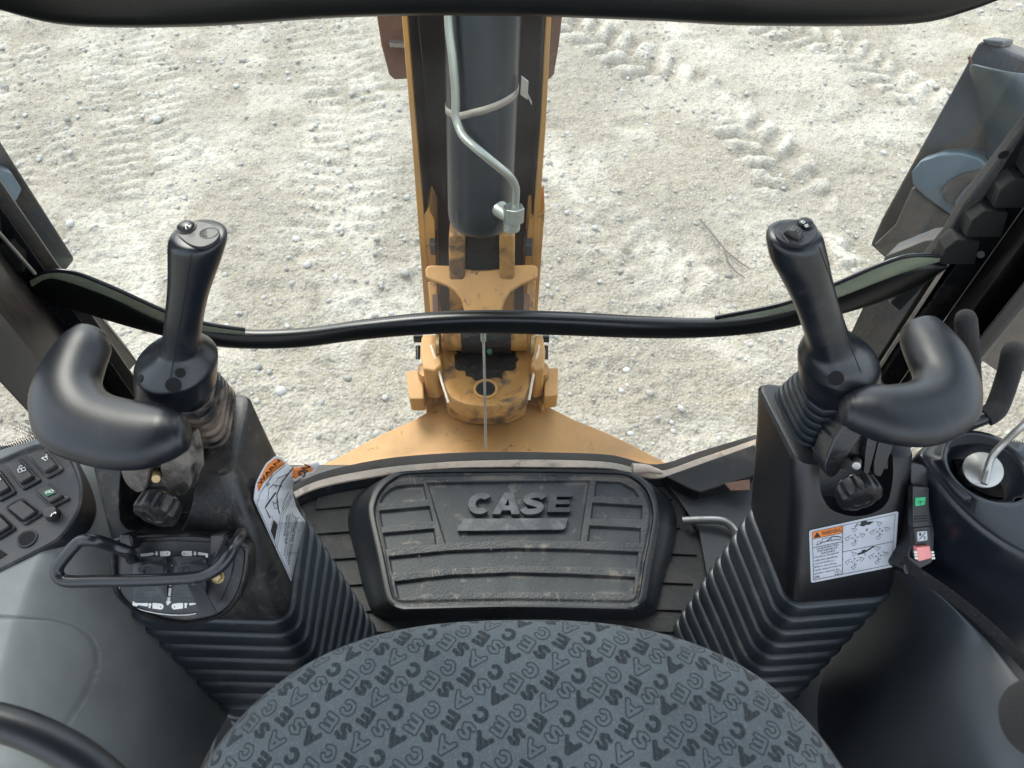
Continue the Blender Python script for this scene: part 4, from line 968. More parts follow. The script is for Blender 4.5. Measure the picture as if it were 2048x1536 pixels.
loft('disc', [ell(dc - dn * .004, a_ * .0215, b_ * .0215, 32), ell(dc, a_ * .0225, b_ * .0225, 32), ell(dc + dn * .0015, a_ * .0215, b_ * .0215, 32)], 'metal', lv)
loft('hub', [ell(dc - dn * .05, a_ * .014, b_ * .014, 20), ell(dc - dn * .004, a_ * .018, b_ * .018, 20)], 'metal', lv)
tube('rod', catmull([P(1968, 968, z=ZR + .006), P(1975, 940, z=ZR + .014), P(1985, 912, z=ZR + .03), P(2010, 884, z=ZR + .05), P(2048, 848, z=ZR + .08), P(2100, 800, z=ZR + .11)], 5), .0042, 'metal', lv, n=12)
# grey-black moulding around the seat, right
rm = thing('seat_side_moulding', 'smooth dark moulded panel curving down between the seat and the right console', 'moulding', (.48, .2, 0))
rows = []
for cols in [[(1690, 1100, .12), (1745, 1130, .24), (1790, 1142, .33), (1815, 1150, .375)],
             [(1700, 1200, .06), (1760, 1180, .22), (1830, 1178, .34), (1870, 1186, .385)],
             [(1650, 1300, .02), (1740, 1260, .18), (1850, 1235, .34), (1935, 1242, .395)],
             [(1620, 1400, .02), (1710, 1350, .16), (1860, 1320, .345), (2000, 1300, .40)],
             [(1630, 1480, .02), (1720, 1450, .16), (1880, 1430, .35), (2060, 1372, .41)],
             [(1650, 1560, .02), (1750, 1560, .16), (1930, 1560, .36), (2160, 1480, .42)],
             [(1660, 1700, .02), (1780, 1700, .16), (1990, 1720, .36), (2300, 1660, .42)]]:
    rows.append([P(u, v, z=z) for u, v, z in cols])
patch('panel', rows, 'moulding', rm, 3, .01)
tr_ = [(1800, 1128), (1830, 1152), (1880, 1186), (1940, 1232), (2000, 1286), (2060, 1350), (2140, 1440)]
a1 = [P(u, v, z=.405) for u, v in tr_]; b1 = [P(u + 9, v - 13, z=.415) for u, v in tr_]
rings = []
for p, q in zip(catmull(a1, 5), catmull(b1, 5)): rings.append(ell((p + q) / 2, (p - q) / 2, Vector((0, 0, .008)), 12, 2.5))
tag(loft('carpet_trim', rings, 'carpet'), 'fuzzy black edging strip between the right console and the dark moulding', 'trim')
wl = [P(u, v, z=.41) for u, v in [(1800, 1130), (1880, 1180), (2000, 1280), (2140, 1440)]]
# foam covered levers
for i, (pts, lab) in enumerate([([(1930, 628, .66), (1936, 680, .60), (1940, 730, .545), (1946, 800, .48)], 'straight foam covered lever behind the right armrest'),
                                ([(2030, 690, .62), (2018, 745, .565), (2000, 800, .53), (1985, 825, .52), (1950, 842, .51), (1880, 868, .50)], 'bent foam covered lever nearest the right side window')]):
    pp = catmull([P(u, v, z=z - .02) for u, v, z in pts], 6)
    tt_ = thing('foam_lever', lab, 'lever', pp[-1])
    k = len(pp)
    rr_ = .0125 if i == 0 else .0135
    cut = int(k * (.95 if i == 0 else .72))
    tube('foam_grip', pp[:cut], lambda s: rr_ * (1 if s > .12 else math.sqrt(max(.02, 1 - ((.12 - s) / .125) ** 2))), 'foam', tt_, n=20)
    tube('shaft', pp[cut - 2:], rr_ * .75, 'steelblk', tt_, n=16)
# blurred round knob at the bottom right, rim at bottom left
kb = P(2082, 1440, d=.44)
tag(loft('round_knob', [ell(kb + Vector((0, 0, .030 * math.sin(t))), (.019 * math.cos(t), 0, 0), (0, .024 * math.cos(t), 0), 24) for t in np.linspace(-1.45, 1.45, 14)], 'foam'), 'out of focus dark round knob at the bottom right corner beside the seat', 'knob')
tube_pts = [P(u, v, d=.46) for u, v in [(-160, 1445), (-60, 1436), (20, 1450), (100, 1482), (180, 1530), (260, 1610), (320, 1720)]]
tag(tube('steering_wheel_rim', catmull(tube_pts, 6), .0115, 'pad', n=20), 'out of focus black curved rim crossing the bottom left corner', 'steering wheel rim')
tag(tube('grey_housing', catmull([P(u, v, d=.52) for u, v in [(-200, 1560), (-60, 1545), (30, 1570), (80, 1680)]], 5), .024, 'console', n=20), 'out of focus grey housing below the curved rim in the bottom left corner', 'housing')
# ================================================================== CONTROL TOWERS
ZT = .52; ZB = .33
def rrect(c4, r=.018, n=6): return roundpoly(c4, r, n)
def tower(name, label, top4, bot4, m, bm_, recess, boot_bot, group):
    """top4/bot4: inner-back, inner-front, outer-front, outer-back corners (3D)"""
    base = (bot4[0] + bot4[2]) / 2; base = Vector((base.x, base.y, 0))
    t = thing(name, label, 'control tower', base, group)
    def lerp4(s): return [top4[i] * (1 - s) + bot4[i] * s for i in range(4)]
    def ins(c, k, dz): 
        m_ = sum(c, Vector()) / 4; return [p + (m_ - p).normalized() * k + Vector((0, 0, dz)) for p in c]
    rings = [rrect(ins(lerp4(0), .010, 0), .016), rrect(ins(lerp4(0), .004, -.0015), .018), rrect(ins(lerp4(0), 0, -.006), .02)]
    for s in (.25, .5, .75, .97): rings.append(rrect(lerp4(s), .022))
    rings += [rrect(ins(lerp4(1.0), .004, 0), .022), rrect(ins(lerp4(1.0), .016, 0), .02)]
    body = loft('body', rings, m, t, smooth=35)
    # recess for the armrest stem cut out of the front face
    if recess:
        pl, px, dep = recess
        q = roundpoly([Vector((u, v, 0)) for u, v in px], 40, 6)
        V, Fc = prism_vf([pl.p(a.x, a.y, .05) for a in q], [pl.p(a.x, a.y, -dep) for a in q])
        cut = obj('cutter', V, Fc, m, t)
        bo_ = body.modifiers.new('b', 'BOOLEAN'); bo_.object = cut; bo_.operation = 'DIFFERENCE'; bo_.solver = 'EXACT'
        dg = bpy.context.evaluated_depsgraph_get(); me = bpy.data.meshes.new_from_object(body.evaluated_get(dg))
        body.modifiers.clear(); me.materials.clear(); me.materials.append(M[m]); body.data = me
        bpy.data.objects.remove(cut)
        for p in me.polygons: p.use_smooth = True
        me.set_sharp_from_angle(angle=R(30))
        b = body.modifiers.new('bevel', 'BEVEL'); b.width = .003; b.segments = 3; b.limit_method = 'ANGLE'; b.angle_limit = R(50); b.harden_normals = True
    # bellows
    NB = 11; rings = []
    def bl(s): return [bot4[i] * (1 - s) + boot_bot[i] * s for i in range(4)]
    for k in range(NB):
        s0, s1 = k / NB, (k + 1) / NB
        g = .002 + .0
        rings += [rrect(ins(bl(s0), .002, 0), .030), rrect(ins(bl(s0 + .06 / NB), -.003, 0), .032), rrect(ins(bl(s0 + .16 / NB), -.005, 0), .032), rrect(ins(bl(s0 + .84 / NB), -.001, 0), .032), rrect(ins(bl(s0 + .93 / NB), .003, 0), .030), rrect(ins(bl(s0 + .955 / NB), .014, 0), .026), rrect(ins(bl(s0 + .99 / NB), .014, 0), .026)]
    b2 = loft('bellows', rings, bm_, t, smooth=40)
    return t, body
def inner_n(top4, bot4):
    n = (top4[1] - top4[0]).cross(bot4[0] - top4[0]).normalized(); return n
# LEFT
lt4 = [P(505, 785, z=ZT), P(467, 956, z=ZT), P(170, 925, z=ZT), Vector((-.52, .545, ZT))]
lb4 = [P(609, 1010, z=ZB), P(580, 1243, z=ZB), P(250, 1235, z=ZB), Vector((-.50, .50, ZB))]
lbb = [Vector((-.232, .425, 0)), Vector((-.255, .235, 0)), Vector((-.43, .235, 0)), Vector((-.44, .42, 0))]
lfn = (lt4[2] - lt4[1]).cross(lb4[1] - lt4[1]).normalized(); lfn = lfn if lfn.y < 0 else -lfn
lfront = Pl(lt4[1], lfn)
lbt = [lb4[0], lb4[1], P(352, 1262, z=ZB), Vector((-.45, .50, ZB))]
T1, B1 = tower('control_tower', 'left control tower, dusty black with a rubber bellows foot and a peeling warning sticker', lt4, lb4, 'tower_dusty', 'boot', (lfront, [(238, 780), (385, 780), (388, 1000), (368, 1060), (330, 1068), (290, 1064), (248, 1050), (240, 1000)], .045), lbb, 'control towers either side of the footrest')
# RIGHT
rt4 = [P(1510, 762, z=ZT), P(1597, 934, z=ZT), P(1842, 915, z=ZT), Vector((.47, .555, ZT))]
rb4 = [P(1494, 1005, z=ZB), P(1575, 1212, z=ZB), P(1790, 1196, z=ZB), Vector((.515, .50, ZB))]
rbb = [Vector((.275, .43, 0)), Vector((.335, .26, 0)), Vector((.43, .26, 0)), Vector((.45, .42, 0))]
rfn = (rt4[2] - rt4[1]).cross(rb4[1] - rt4[1]).normalized(); rfn = rfn if rfn.y < 0 else -rfn
rfront = Pl(rt4[1], rfn)
T2, B2 = tower('control_tower', 'right control tower, clean black with a rubber bellows foot and a flat white warning sticker', rt4, rb4, 'tower', 'boot', (rfront, [(1640, 760), (1790, 760), (1788, 960), (1775, 1010), (1740, 1030), (1700, 1034), (1660, 1020), (1642, 990)], .045), rbb, 'control towers either side of the footrest')

# ---- joystick boots and grips
def joystick(label, yl, secs, headpl, base4, bootm, boot_top, side):
    base = sum(base4, Vector()) / 4
    t = thing('joystick', label, 'joystick', base, 'joysticks on the control towers')
    # grip: horizontal elliptical sections
    rings = []
    for (v, ul, ur, ratio, e) in secs:
        yv = yl(v); c = P((ul + ur) / 2, v, y=yv); dep = (c - CAMP).dot(FW); hw = (ur - ul) / 2 * dep / F
        rings.append(ell(c, (hw, 0, 0), (0, hw * ratio, 0), 40, e))
    # smooth interpolation between rings
    sm = []
    for j in range(40): sm.append(catmull([r[j] for r in rings], 4))
    rings = [[sm[j][i] for j in range(40)] for i in range(len(sm[0]))]
    g = loft('grip', rings, 'grip', t, smooth=70)
    # collar underside to boot
    return t, g
lsec = [(466, 372, 424, .8, 2), (467, 357, 440, .85, 2), (469, 346, 450, .9, 2), (475, 339, 453, .92, 2.1), (488, 337, 452, .92, 2.1), (515, 337, 444, .92, 2.1), (545, 337, 433, .95, 2.1), (585, 335, 419, 1.0, 2.1), (625, 331, 409, 1.05, 2.1), (665, 327, 403, 1.1, 2.1),
        (686, 321, 401, 1.12, 2.1), (694, 314, 404, 1.1, 2), (704, 298, 414, 1.06, 2), (716, 280, 428, 1.0, 2), (722, 273, 433, 1, 2), (727, 271, 434, 1, 2), (745, 271, 433, 1, 2), (764, 272, 432, 1, 2), (768, 275, 429, 1, 2), (770, 284, 420, 1, 2)]
yL = lambda v: .545 - .028 * (v - 466) / 300
lbase4 = [P(u, v, z=ZT) for u, v in ((470, 775), (450, 893), (262, 893), (290, 775))]
J1, G1 = joystick('left joystick leaning right, black rubber grip with one round thumb button', yL, lsec, None, lbase4, 'boot_dusty', None, -1)
rsec = [(463, 1572, 1612, .8, 2), (464, 1552, 1628, .85, 2), (467, 1541, 1640, .9, 2), (474, 1534, 1646, .92, 2.1), (490, 1534, 1650, .92, 2.1), (515, 1540, 1656, .92, 2.1), (545, 1556, 1662, .95, 2.1), (585, 1577, 1672, 1.0, 2.1), (625, 1594, 1684, 1.05, 2.1), (660, 1606, 1696, 1.1, 2.1),
        (680, 1612, 1706, 1.12, 2.1), (690, 1612, 1718, 1.1, 2), (700, 1606, 1736, 1.06, 2), (711, 1600, 1751, 1.0, 2), (717, 1598, 1756, 1, 2), (722, 1597, 1758, 1, 2), (742, 1598, 1758, 1, 2), (760, 1600, 1757, 1, 2), (764, 1603, 1754, 1, 2), (766, 1614, 1744, 1, 2)]
yR = lambda v: .55 - .028 * (v - 466) / 300
rbase4 = [P(u, v, z=ZT) for u, v in ((1545, 778), (1602, 893), (1790, 880), (1770, 772))]
J2, G2 = joystick('right joystick leaning left, black rubber grip with thumbwheel and round button', yR, rsec, None, rbase4, 'boot', None, 1)
def boot(t, base4, cv, cu, m, yfun, halfw):
    ct_ = P(cu, cv, y=yfun(cv)); topc = ct_ + Vector((0, 0, -.002)); rings = []
    n = 5
    bc = sum(base4, Vector()) / 4
    N = 48
    bs = roundpoly(base4, .022, 11)
    # order base ring to angle-sorted
    bs.sort(key=lambda p: math.atan2(p.y - bc.y, p.x - bc.x)); N = len(bs)
    top = [topc + Vector((math.cos(a) * halfw, math.sin(a) * halfw, 0)) for a in [math.atan2(p.y - bc.y, p.x - bc.x) for p in bs]]
    def mixr(s, k): 
        out_ = []
        for a, b in zip(top, bs):
            ss = s ** .8; p = Vector((a.x + (b.x - a.x) * ss, a.y + (b.y - a.y) * ss, a.z + (b.z + .004 - a.z) * s)); c = topc * (1 - s) + bc * s; d = (p - c); d.z = 0
            out_.append(p + d.normalized() * k)
        return out_
    for k in range(n):
        s = k / n; d = 1 / n
        rings += [mixr(s + d * .02, -.004), mixr(s + d * .14, .002), mixr(s + d * .45, .003), mixr(s + d * .80, .001), mixr(s + d * .97, -.004)]
    rings += [mixr(1, .003), [p + Vector((0, 0, -.004)) for p in mixr(1, .004)]]
    loft('boot', rings, m, t, smooth=45)
boot(J1, lbase4, 772, 352, 'boot_dusty', yL, .045)
boot(J2, rbase4, 768, 1680, 'boot', yR, .045)
# head details
def head(t, g, cu, cv, ya, btn, extra):
    c = P(cu, cv, y=ya); pl = Pl((0, 0, c.z + .0005), (0, 0, 1)); return pl
h1 = head(J1, G1, 398, 466, yL(466), None, None)
fp = catmull([Vector((u, v, 0)) for u, v in [(356, 470), (358, 452), (380, 444), (410, 446), (434, 456), (440, 470), (428, 486), (405, 495), (380, 490)]], 4, closed=True)
obj('face_plate', *prism_vf([h1.p(p.x, p.y, .0012) for p in fp], [h1.p(p.x, p.y, -.003) for p in fp]), 'panel', G1, bevel=.0006, segs=2)
def dome(name, u, v, r, pl, h0, hh_, m, parent):
    c = pl.p(u, v, h0); rings = [ell(c + pl.n * (hh_ * .45 * 0), (r, 0, 0), (0, r, 0), 28), ell(c + pl.n * hh_ * .5, (r, 0, 0), (0, r, 0), 28)]
    for t in (.3, .6, .9, 1.2, 1.5): rings.append(ell(c + pl.n * (hh_ * (.5 + .5 * math.sin(t))), (r * math.cos(t) * .96, 0, 0), (0, r * math.cos(t) * .96, 0), 28))
    return loft(name, rings, m, parent, smooth=50)
loft('button_well', [ell(h1.p(374, 457, .001 + dz), (r, 0, 0), (0, r, 0), 28) for r, dz in ((.0098, 0), (.0095, .0016), (.0086, .0016), (.0084, 0))], 'switch', G1, cap=(False, False))
b1_ = dome('thumb_button', 374, 457, .0082, h1, .001, .0055, 'pad', G1)
strokes('symbol', [[(371, 448), (381, 454), (372, 458), (371, 448)], [(376, 452), (383, 450)]], h1, .0009, .0072, 'icon', b1_)
loft('blank_ring', [ell(h1.p(419, 468, .0012 + dz), (r, 0, 0), (0, r * .9, 0), 28) for r, dz in ((.0095, 0), (.0092, .0005), (.0085, .0005), (.0082, -.0006))], 'panel', G1, cap=(True, True))
h2 = head(J2, G2, 1590, 463, yR(463), None, None)
fp = catmull([Vector((u, v, 0)) for u, v in [(1553, 474), (1553, 458), (1570, 446), (1598, 440), (1624, 446), (1634, 460), (1628, 478), (1606, 491), (1575, 489)]], 4, closed=True)
obj('face_plate', *prism_vf([h2.p(p.x, p.y, .0012) for p in fp], [h2.p(p.x, p.y, -.003) for p in fp]), 'panel', G2, bevel=.0006, segs=2)
b2_ = dome('thumb_button', 1609, 451, .0078, h2, .001, .006, 'pad', G2)
strokes('symbol', [[(1603, 443), (1607, 441), (1610, 444), (1606, 447), (1603, 443)], [(1609, 451), (1616, 448)], [(1611, 454), (1617, 451)]], h2, .0009, .0076, 'icon', b2_)
plate('wheel_bezel', [(1560, 463), (1592, 461), (1608, 480), (1590, 487), (1577, 484)], h2, .0, .0022, 'switch', G2, bevel=.0008)
wc = h2.p(1585, 473, .001); wr = []
ax_w = Vector((-.8, .6, 0)).normalized(); bx_w = Vector((0, 0, 1)).cross(ax_w)
tw = loft('thumbwheel', [ell(wc + bx_w * s, ax_w * r, Vector((0, 0, r)), 30) for s, r in ((-.0055, .0075), (-.0045, .0088), (.0045, .0088), (.0055, .0075))], 'switch', G2)
for k in range(-3, 4):
    a = R(90 + k * 20); p = wc + ax_w * math.cos(a) * .0088 + Vector((0, 0, math.sin(a) * .0088))
    q = ax_w * -math.sin(a) + Vector((0, 0, math.cos(a)))
    obj('ridge', *box_vf(p, bx_w * .0045, q * .0005, q.cross(bx_w) * .0006), 'worn', tw)
# seams and screw holes laid on the grips where the surface is
from mathutils.bvhtree import BVHTree
def surf(o):
    dg = bpy.context.evaluated_depsgraph_get(); ev = o.evaluated_get(dg); me = ev.to_mesh(); off = OFF[o]
    bv = BVHTree.FromPolygons([v.co + off for v in me.vertices], [tuple(p.vertices) for p in me.polygons]); ev.to_mesh_clear()
    def f(u, v, lift=0):
        r = ray(u, v).normalized(); hit = bv.ray_cast(CAMP, r)
        return (hit[0] + hit[1] * lift, hit[1]) if hit[0] else (None, None)
    return f
for g, path, holes in ((G1, [(383, 508), (378, 540), (372, 580), (365, 620), (357, 660), (351, 700), (345, 735), (338, 770)], [(347, 770, .0085), (281, 757, .0045), (361, 746, .0055)]),
                       (G2, [(1638, 494), (1655, 540), (1672, 590), (1684, 630), (1694, 665), (1702, 695), (1712, 720), (1722, 745)], [(1672, 757, .0085)])):
    f = surf(g); pts = []
    for q in catmull([Vector((u, v, 0)) for u, v in path], 6):
        p, n = f(q.x, q.y, .0)
        if p is not None: pts.append(p)
    if len(pts) > 3: tube('seam', pts, .00055, 'hole', g, n=6)
    for u, v, r in holes:
        p, n = f(u, v, .0)
        if p is None: continue
        a_ = n.orthogonal().normalized(); b_ = n.cross(a_)
        loft('screw_hole', [ell(p - n * .003, a_ * r, b_ * r, 24), ell(p + n * .0008, a_ * r, b_ * r, 24)], 'hole', g)
# ---- armrest pads
def armpad(label, pairs, z, m_stem, group, stem_px, knob_uv, front, side):
    t = thing('wrist_rest', label, 'wrist rest', P(knob_uv[0], knob_uv[1], z=.45), group)
    A = catmull([P(a[0], a[1], z=z) for a, b in pairs], 5); B = catmull([P(b[0], b[1], z=z) for a, b in pairs], 5); rings = []
    n = len(A)
    for i, (p, q) in enumerate(zip(A, B)):
        c = (p + q) / 2; a = (q - p) / 2; w_ = a.length
        hh_ = min(.026, .006 + w_ * .62)
        ring = []
        for k in range(32):
            th = 2 * math.pi * k / 32; cc, ss = math.cos(th), math.sin(th)
            up_ = hh_ * (1.0 if ss > 0 else .75)
            e = 2.0 if ss > 0 else 2.6
            ring.append(c + a * (abs(cc) ** (2 / e) * (1 if cc > 0 else -1)) + Vector((0, 0, up_ * abs(ss) ** (2 / e) * (1 if ss > 0 else -1))))
        rings.append(ring)
    # rounded ends
    def endcap(r0, r1, k):
        c0_ = sum(r0, Vector()) / 32; c1_ = sum(r1, Vector()) / 32; d = (c0_ - c1_).normalized(); w_ = max((p - c0_).length for p in r0); out_ = []
        for t_ in (.25, .5, .75, 1.0, 1.2, 1.38, 1.5): out_.append([c0_ + (p - c0_) * math.cos(t_) + d * w_ * .42 * math.sin(t_) for p in r0])
        return out_
    rings = endcap(rings[0], rings[1], 0)[::-1] + rings + endcap(rings[-1], rings[-2], 0)
    loft('pad', rings, 'pad', t, smooth=180)
    # stem: U channel leaving the recess and carrying the pad
    (ul, ur, vt, vb) = stem_px
    pl = Pl(front.p0 + front.n * .012, front.n)
    polys = ([[(238, 900), (240, 940), (246, 960), (257, 976), (275, 988), (292, 980), (299, 945), (296, 900)], [(318, 890), (322, 965), (338, 985), (358, 994), (376, 986), (383, 962), (380, 920), (370, 880)]] if side < 0 else
             [[(1700, 836), (1732, 860), (1694, 915), (1676, 950), (1662, 957), (1650, 948), (1648, 930), (1668, 880)], [(1738, 862), (1758, 870), (1744, 925), (1737, 950), (1727, 946), (1731, 900)], [(1762, 868), (1792, 880), (1772, 930), (1762, 955), (1748, 950), (1747, 925)]])
    for px in polys:
        q = roundpoly([Vector((x_, y_, 0)) for x_, y_ in px], 8, 3)
        obj('stem_flange', *prism_vf([pl.x(p.x, p.y, .006) for p in q], [pl.x(p.x, p.y, .006) - pl.n * .032 for p in q]), 'stem_dirty' if side < 0 else 'steelblk', t, bevel=.003)
    px = [(ul + 8, vt), (ur - 8, vt), (ur - 10, vb - 8), (ul + 10, vb - 8)]
    obj('stem_web', *prism_vf([pl.p(u, v, -.004) for u, v in px], [pl.p(u, v, -.03) for u, v in px]), m_stem, t, bevel=.001)
    # threaded stud + star knob
    ku, kv = knob_uv; kpl = Pl(pl.x(ku, kv, .035), (front.n + Vector((side * .10, -.35, -.38))).normalized())
    c = kpl.p0; nn = kpl.n; a_ = Vector((1, 0, 0)); a_ = (a_ - nn * a_.dot(nn)).normalized(); b_ = nn.cross(a_)
    su, sv = (312, 958) if side < 0 else (1713, 932)
    tube('stud', [pl.x(su + 2, sv - 14, -.006), pl.x(su, sv, .022)], .0046, 'brass' if side < 0 else 'metal', t, n=14)
    loft('washer', [ell(c - nn * .014, a_ * .019, b_ * .019, 28), ell(c - nn * .011, a_ * .019, b_ * .019, 28)], 'brass' if side < 0 else 'metal', t)
    def star(r, h): 
        out_ = []
        for k in range(96):
            th = 2 * math.pi * k / 96; q = r * (1 - .085 * (math.cos(th * 8) < -.2) * min(1, (-.2 - math.cos(th * 8)) / .5))
            out_.append(c + nn * h + a_ * q * math.cos(th) + b_ * q * math.sin(th))
        return out_
    circ = lambda r, h: [c + nn * h + a_ * r * math.cos(2 * math.pi * k / 96) + b_ * r * math.sin(2 * math.pi * k / 96) for k in range(96)]
    loft('star_knob', [star(.021, -.013), star(.0245, -.010), star(.0255, .006), star(.024, .0095), circ(.0165, .0115), circ(.0115, .0115), circ(.0108, .010), circ(.0105, .0105)], 'tower' if side > 0 else 'tower_dusty', t, smooth=40)
    return t
lp = [((218, 680), (148, 668)), ((219, 696), (122, 690)), ((207, 732), (80, 748)), ((202, 766), (59, 815)), ((222, 790), (82, 890)), ((262, 803), (180, 930)), ((310, 812), (270, 935)), ((348, 824), (335, 915)), ((364, 832), (362, 900))]
A1 = armpad('left crescent shaped glossy black wrist rest on a worn bracket', lp, .615, 'tower_dusty', 'crescent wrist rests', (248, 376, 880, 985), (316, 1018), lfront, -1)
rp = [((1803, 662), (1880, 655)), ((1804, 680), (1905, 680)), ((1815, 712), (1938, 722)), ((1828, 748), (1962, 790)), ((1812, 768), (1950, 850)), ((1775, 775), (1880, 886)), ((1738, 776), (1790, 884)), ((1706, 784), (1720, 860)), ((1692, 792), (1697, 848))]
A2 = armpad('right crescent shaped satin black wrist rest on a clean bracket', rp, .615, 'tower', 'crescent wrist rests', (1655, 1790, 870, 950), (1716, 985), rfront, 1)

# ---- mini control pod on the left tower
pod = thing('lever_pod', 'dusty small lever pod with white bucket arm symbols on the front of the left tower', 'control pod', P(350, 1160, z=.36))
n_pod = Vector((0, -.62, .78)); pp0 = P(350, 1150, z=.435); pp = Pl(pp0, n_pod)
po = [(222, 1090), (235, 1074), (300, 1068), (400, 1066), (466, 1078), (497, 1092), (500, 1120), (492, 1165), (474, 1205), (440, 1236), (380, 1250), (330, 1246), (285, 1232), (248, 1208), (228, 1180), (221, 1140)]
pc = catmull([Vector((u, v, 0)) for u, v in po], 4, closed=True); cc_ = Vector((360, 1150, 0))
def por(s, h, du=0, dv=0): return [pp.p(cc_.x + (p.x - cc_.x) * s + du, cc_.y + (p.y - cc_.y) * s + dv, h) for p in pc]
loft('housing', [por(.86, -.075, 0, -20), por(.97, -.02), por(1.0, -.002), por(.985, .003), por(.95, .0045), por(.915, .002), por(.905, -.002)], 'tower_dusty', pod, smooth=50)
face = [(242, 1096), (262, 1086), (350, 1082), (440, 1086), (470, 1098), (462, 1150), (440, 1205), (400, 1222), (330, 1226), (280, 1216), (250, 1200), (240, 1180)]
fpl = plate('face', face, pp, -.004, .0005, 'panel', pod, r=10)
strokes('outline', [[(p.x, p.y) for p in catmull([Vector((u, v, 0)) for u, v in [(240, 1150), (239, 1185), (248, 1202), (280, 1219), (330, 1229), (372, 1230), (392, 1227)]], 4)]], pp, .0008, .001, 'icon', fpl)
def arrow(u0, v0, u1, v1, wd, hw, hl):
    d = Vector((u1 - u0, v1 - v0, 0)); L_ = d.length; d /= L_; n = Vector((-d.y, d.x, 0)); a = Vector((u0, v0, 0)); b = Vector((u1, v1, 0)); k = b - d * hl
    return [(q.x, q.y) for q in (a + n * wd / 2, k + n * wd / 2, k + n * hw / 2, b, k - n * hw / 2, k - n * wd / 2, a - n * wd / 2)]
def flat(px, h): return [pp.x(u, v, h) for u, v in px], [tuple(range(len(px)))]
def pill(u0, u1, v, hh_, left, dv=0):
    c = []
    if left: 
        for t_ in range(90, 271, 20): c.append((u0 + hh_ + hh_ * math.cos(R(t_)), v - hh_ * math.sin(R(t_))))
        c += [(u1, v + hh_ + dv), (u1, v - hh_ + dv)]
    else:
        for t_ in range(-90, 91, 20): c.append((u1 - hh_ + hh_ * math.cos(R(t_)), v - hh_ * math.sin(R(t_))))
        c += [(u0, v - hh_ + dv), (u0, v + hh_ + dv)]
    return c
sy = [flat([(281, 1108), (307, 1105), (307, 1110), (290, 1113), (290, 1116), (281, 1116)], .0010), flat(arrow(313, 1103, 313, 1112, 4, 9, 5), .0010), flat(pill(320, 341, 1107, 5, False, 1), .0010),
      flat(pill(363, 384, 1107, 5, True), .0010), flat(arrow(390, 1103, 390, 1112, 4, 9, 5), .0010), flat([(396, 1104), (416, 1107), (416, 1115), (411, 1115), (411, 1111), (396, 1110)], .0010),
      flat([(266, 1202), (296, 1206), (295, 1213), (276, 1210), (274, 1213), (264, 1211)], .0010), flat(arrow(299, 1216, 300, 1205, 4, 9, 5), .0010), flat(pill(305, 327, 1213, 6, False, -2), .0010),
      flat(pill(343, 366, 1213, 6, True, -2), .0010), flat(arrow(371, 1216, 372, 1204, 4, 9, 5), .0010), flat([(378, 1205), (398, 1201), (396, 1208), (379, 1211)], .0010),
      flat(arrow(347, 1134, 350, 1121, 1, 11, 12), .0010), flat([(338, 1167), (344, 1167), (343, 1172), (338, 1172)], .0010), flat([(338, 1176), (343, 1176), (341, 1192), (336, 1192)], .0010), flat(arrow(338, 1194, 335, 1211, 6, 13, 9), .0010)]
for s_ in sy: obj('symbol', *s_, 'icon', fpl, smooth=180)
for u, v in ((335, 1107), (368, 1107), (321, 1214), (349, 1214)): obj('symbol_dot', *disc_vf(u, v, 1.3, pp, .0013, 10), 'ink', fpl, smooth=180)
for cu in (300, 378):
    ml = thing('mini_lever', ('left' if cu == 300 else 'right') + ' small black paddle lever with ribbed boot behind the guard bar', 'lever', pp.p(cu, 1160), 'paddle levers in the pod')
    rg = []
    def mb(w, v0, v1, h, du=0): return roundpoly([pp.x(cu - w + du, v0, h), pp.x(cu + w + du, v0, h), pp.x(cu + w + du, v1, h), pp.x(cu - w + du, v1, h)], .005, 3)
    for k in range(5):
        s = 1 - k * .10; vv0, vv1 = 1113 + k * 3.5, 1206 - k * 8; du = -k * 1.5
        rg += [mb(34 * s, vv0, vv1, .0005 + k * .0045, du), mb(34 * s, vv0, vv1, .0035 + k * .0045, du), mb(34 * s - 4, vv0 + 3, vv1 - 3, .0045 + k * .0045, du)]
    loft('boot', rg, 'mini_boot', ml, smooth=30)
    pb_ = Pl(pp.p(cu, 1150, .034), n_pod)
    pd = plate('paddle', [(cu - 26, 1133), (cu - 2, 1127), (cu + 26, 1133), (cu + 26, 1146), (cu - 2, 1152), (cu - 26, 1146)], pb_, -.012, .004, 'mini_boot', ml, r=5, bevel=.0015)
    loft('paddle_dimple', [ell(pb_.p(cu - 3, 1139, .004 + dz), (r, 0, 0), Vector((0, .78, .62)) * r, 20) for r, dz in ((.0050, 0), (.0046, .0006), (.0040, .0003), (.0038, .0))], 'boot', pd)
gb_ = thing('guard_bar', 'bent glossy black tube guard in front of the paddle levers on the left tower', 'guard bar', pp.p(260, 1115))
gpl = Pl(pp.p(300, 1150, .060), n_pod)
gpts = [pp.x(264, 1118, .012), gpl.x(258, 1106, -.030), gpl.x(225, 1092, -.018), gpl.x(190, 1081), gpl.x(163, 1082), gpl.x(145, 1096), gpl.x(118, 1130), gpl.x(114, 1146), gpl.x(122, 1158), gpl.x(142, 1163), gpl.x(200, 1162), gpl.x(300, 1160), gpl.x(385, 1155), gpl.x(420, 1146), gpl.x(444, 1130), gpl.x(462, 1104, -.005), gpl.x(474, 1082, -.02), pp.x(482, 1066, .012)]
tube('tube', catmull(gpts, 6), .0070, 'steelblk', gb_, n=18)
for px in ([(237, 1070), (262, 1070), (266, 1090), (262, 1104), (238, 1096)], [(420, 1070), (446, 1068), (450, 1076), (430, 1118), (418, 1112)]):
    plate('bracket', px, pp, -.01, .014, 'steelblk', gb_, bevel=.003)
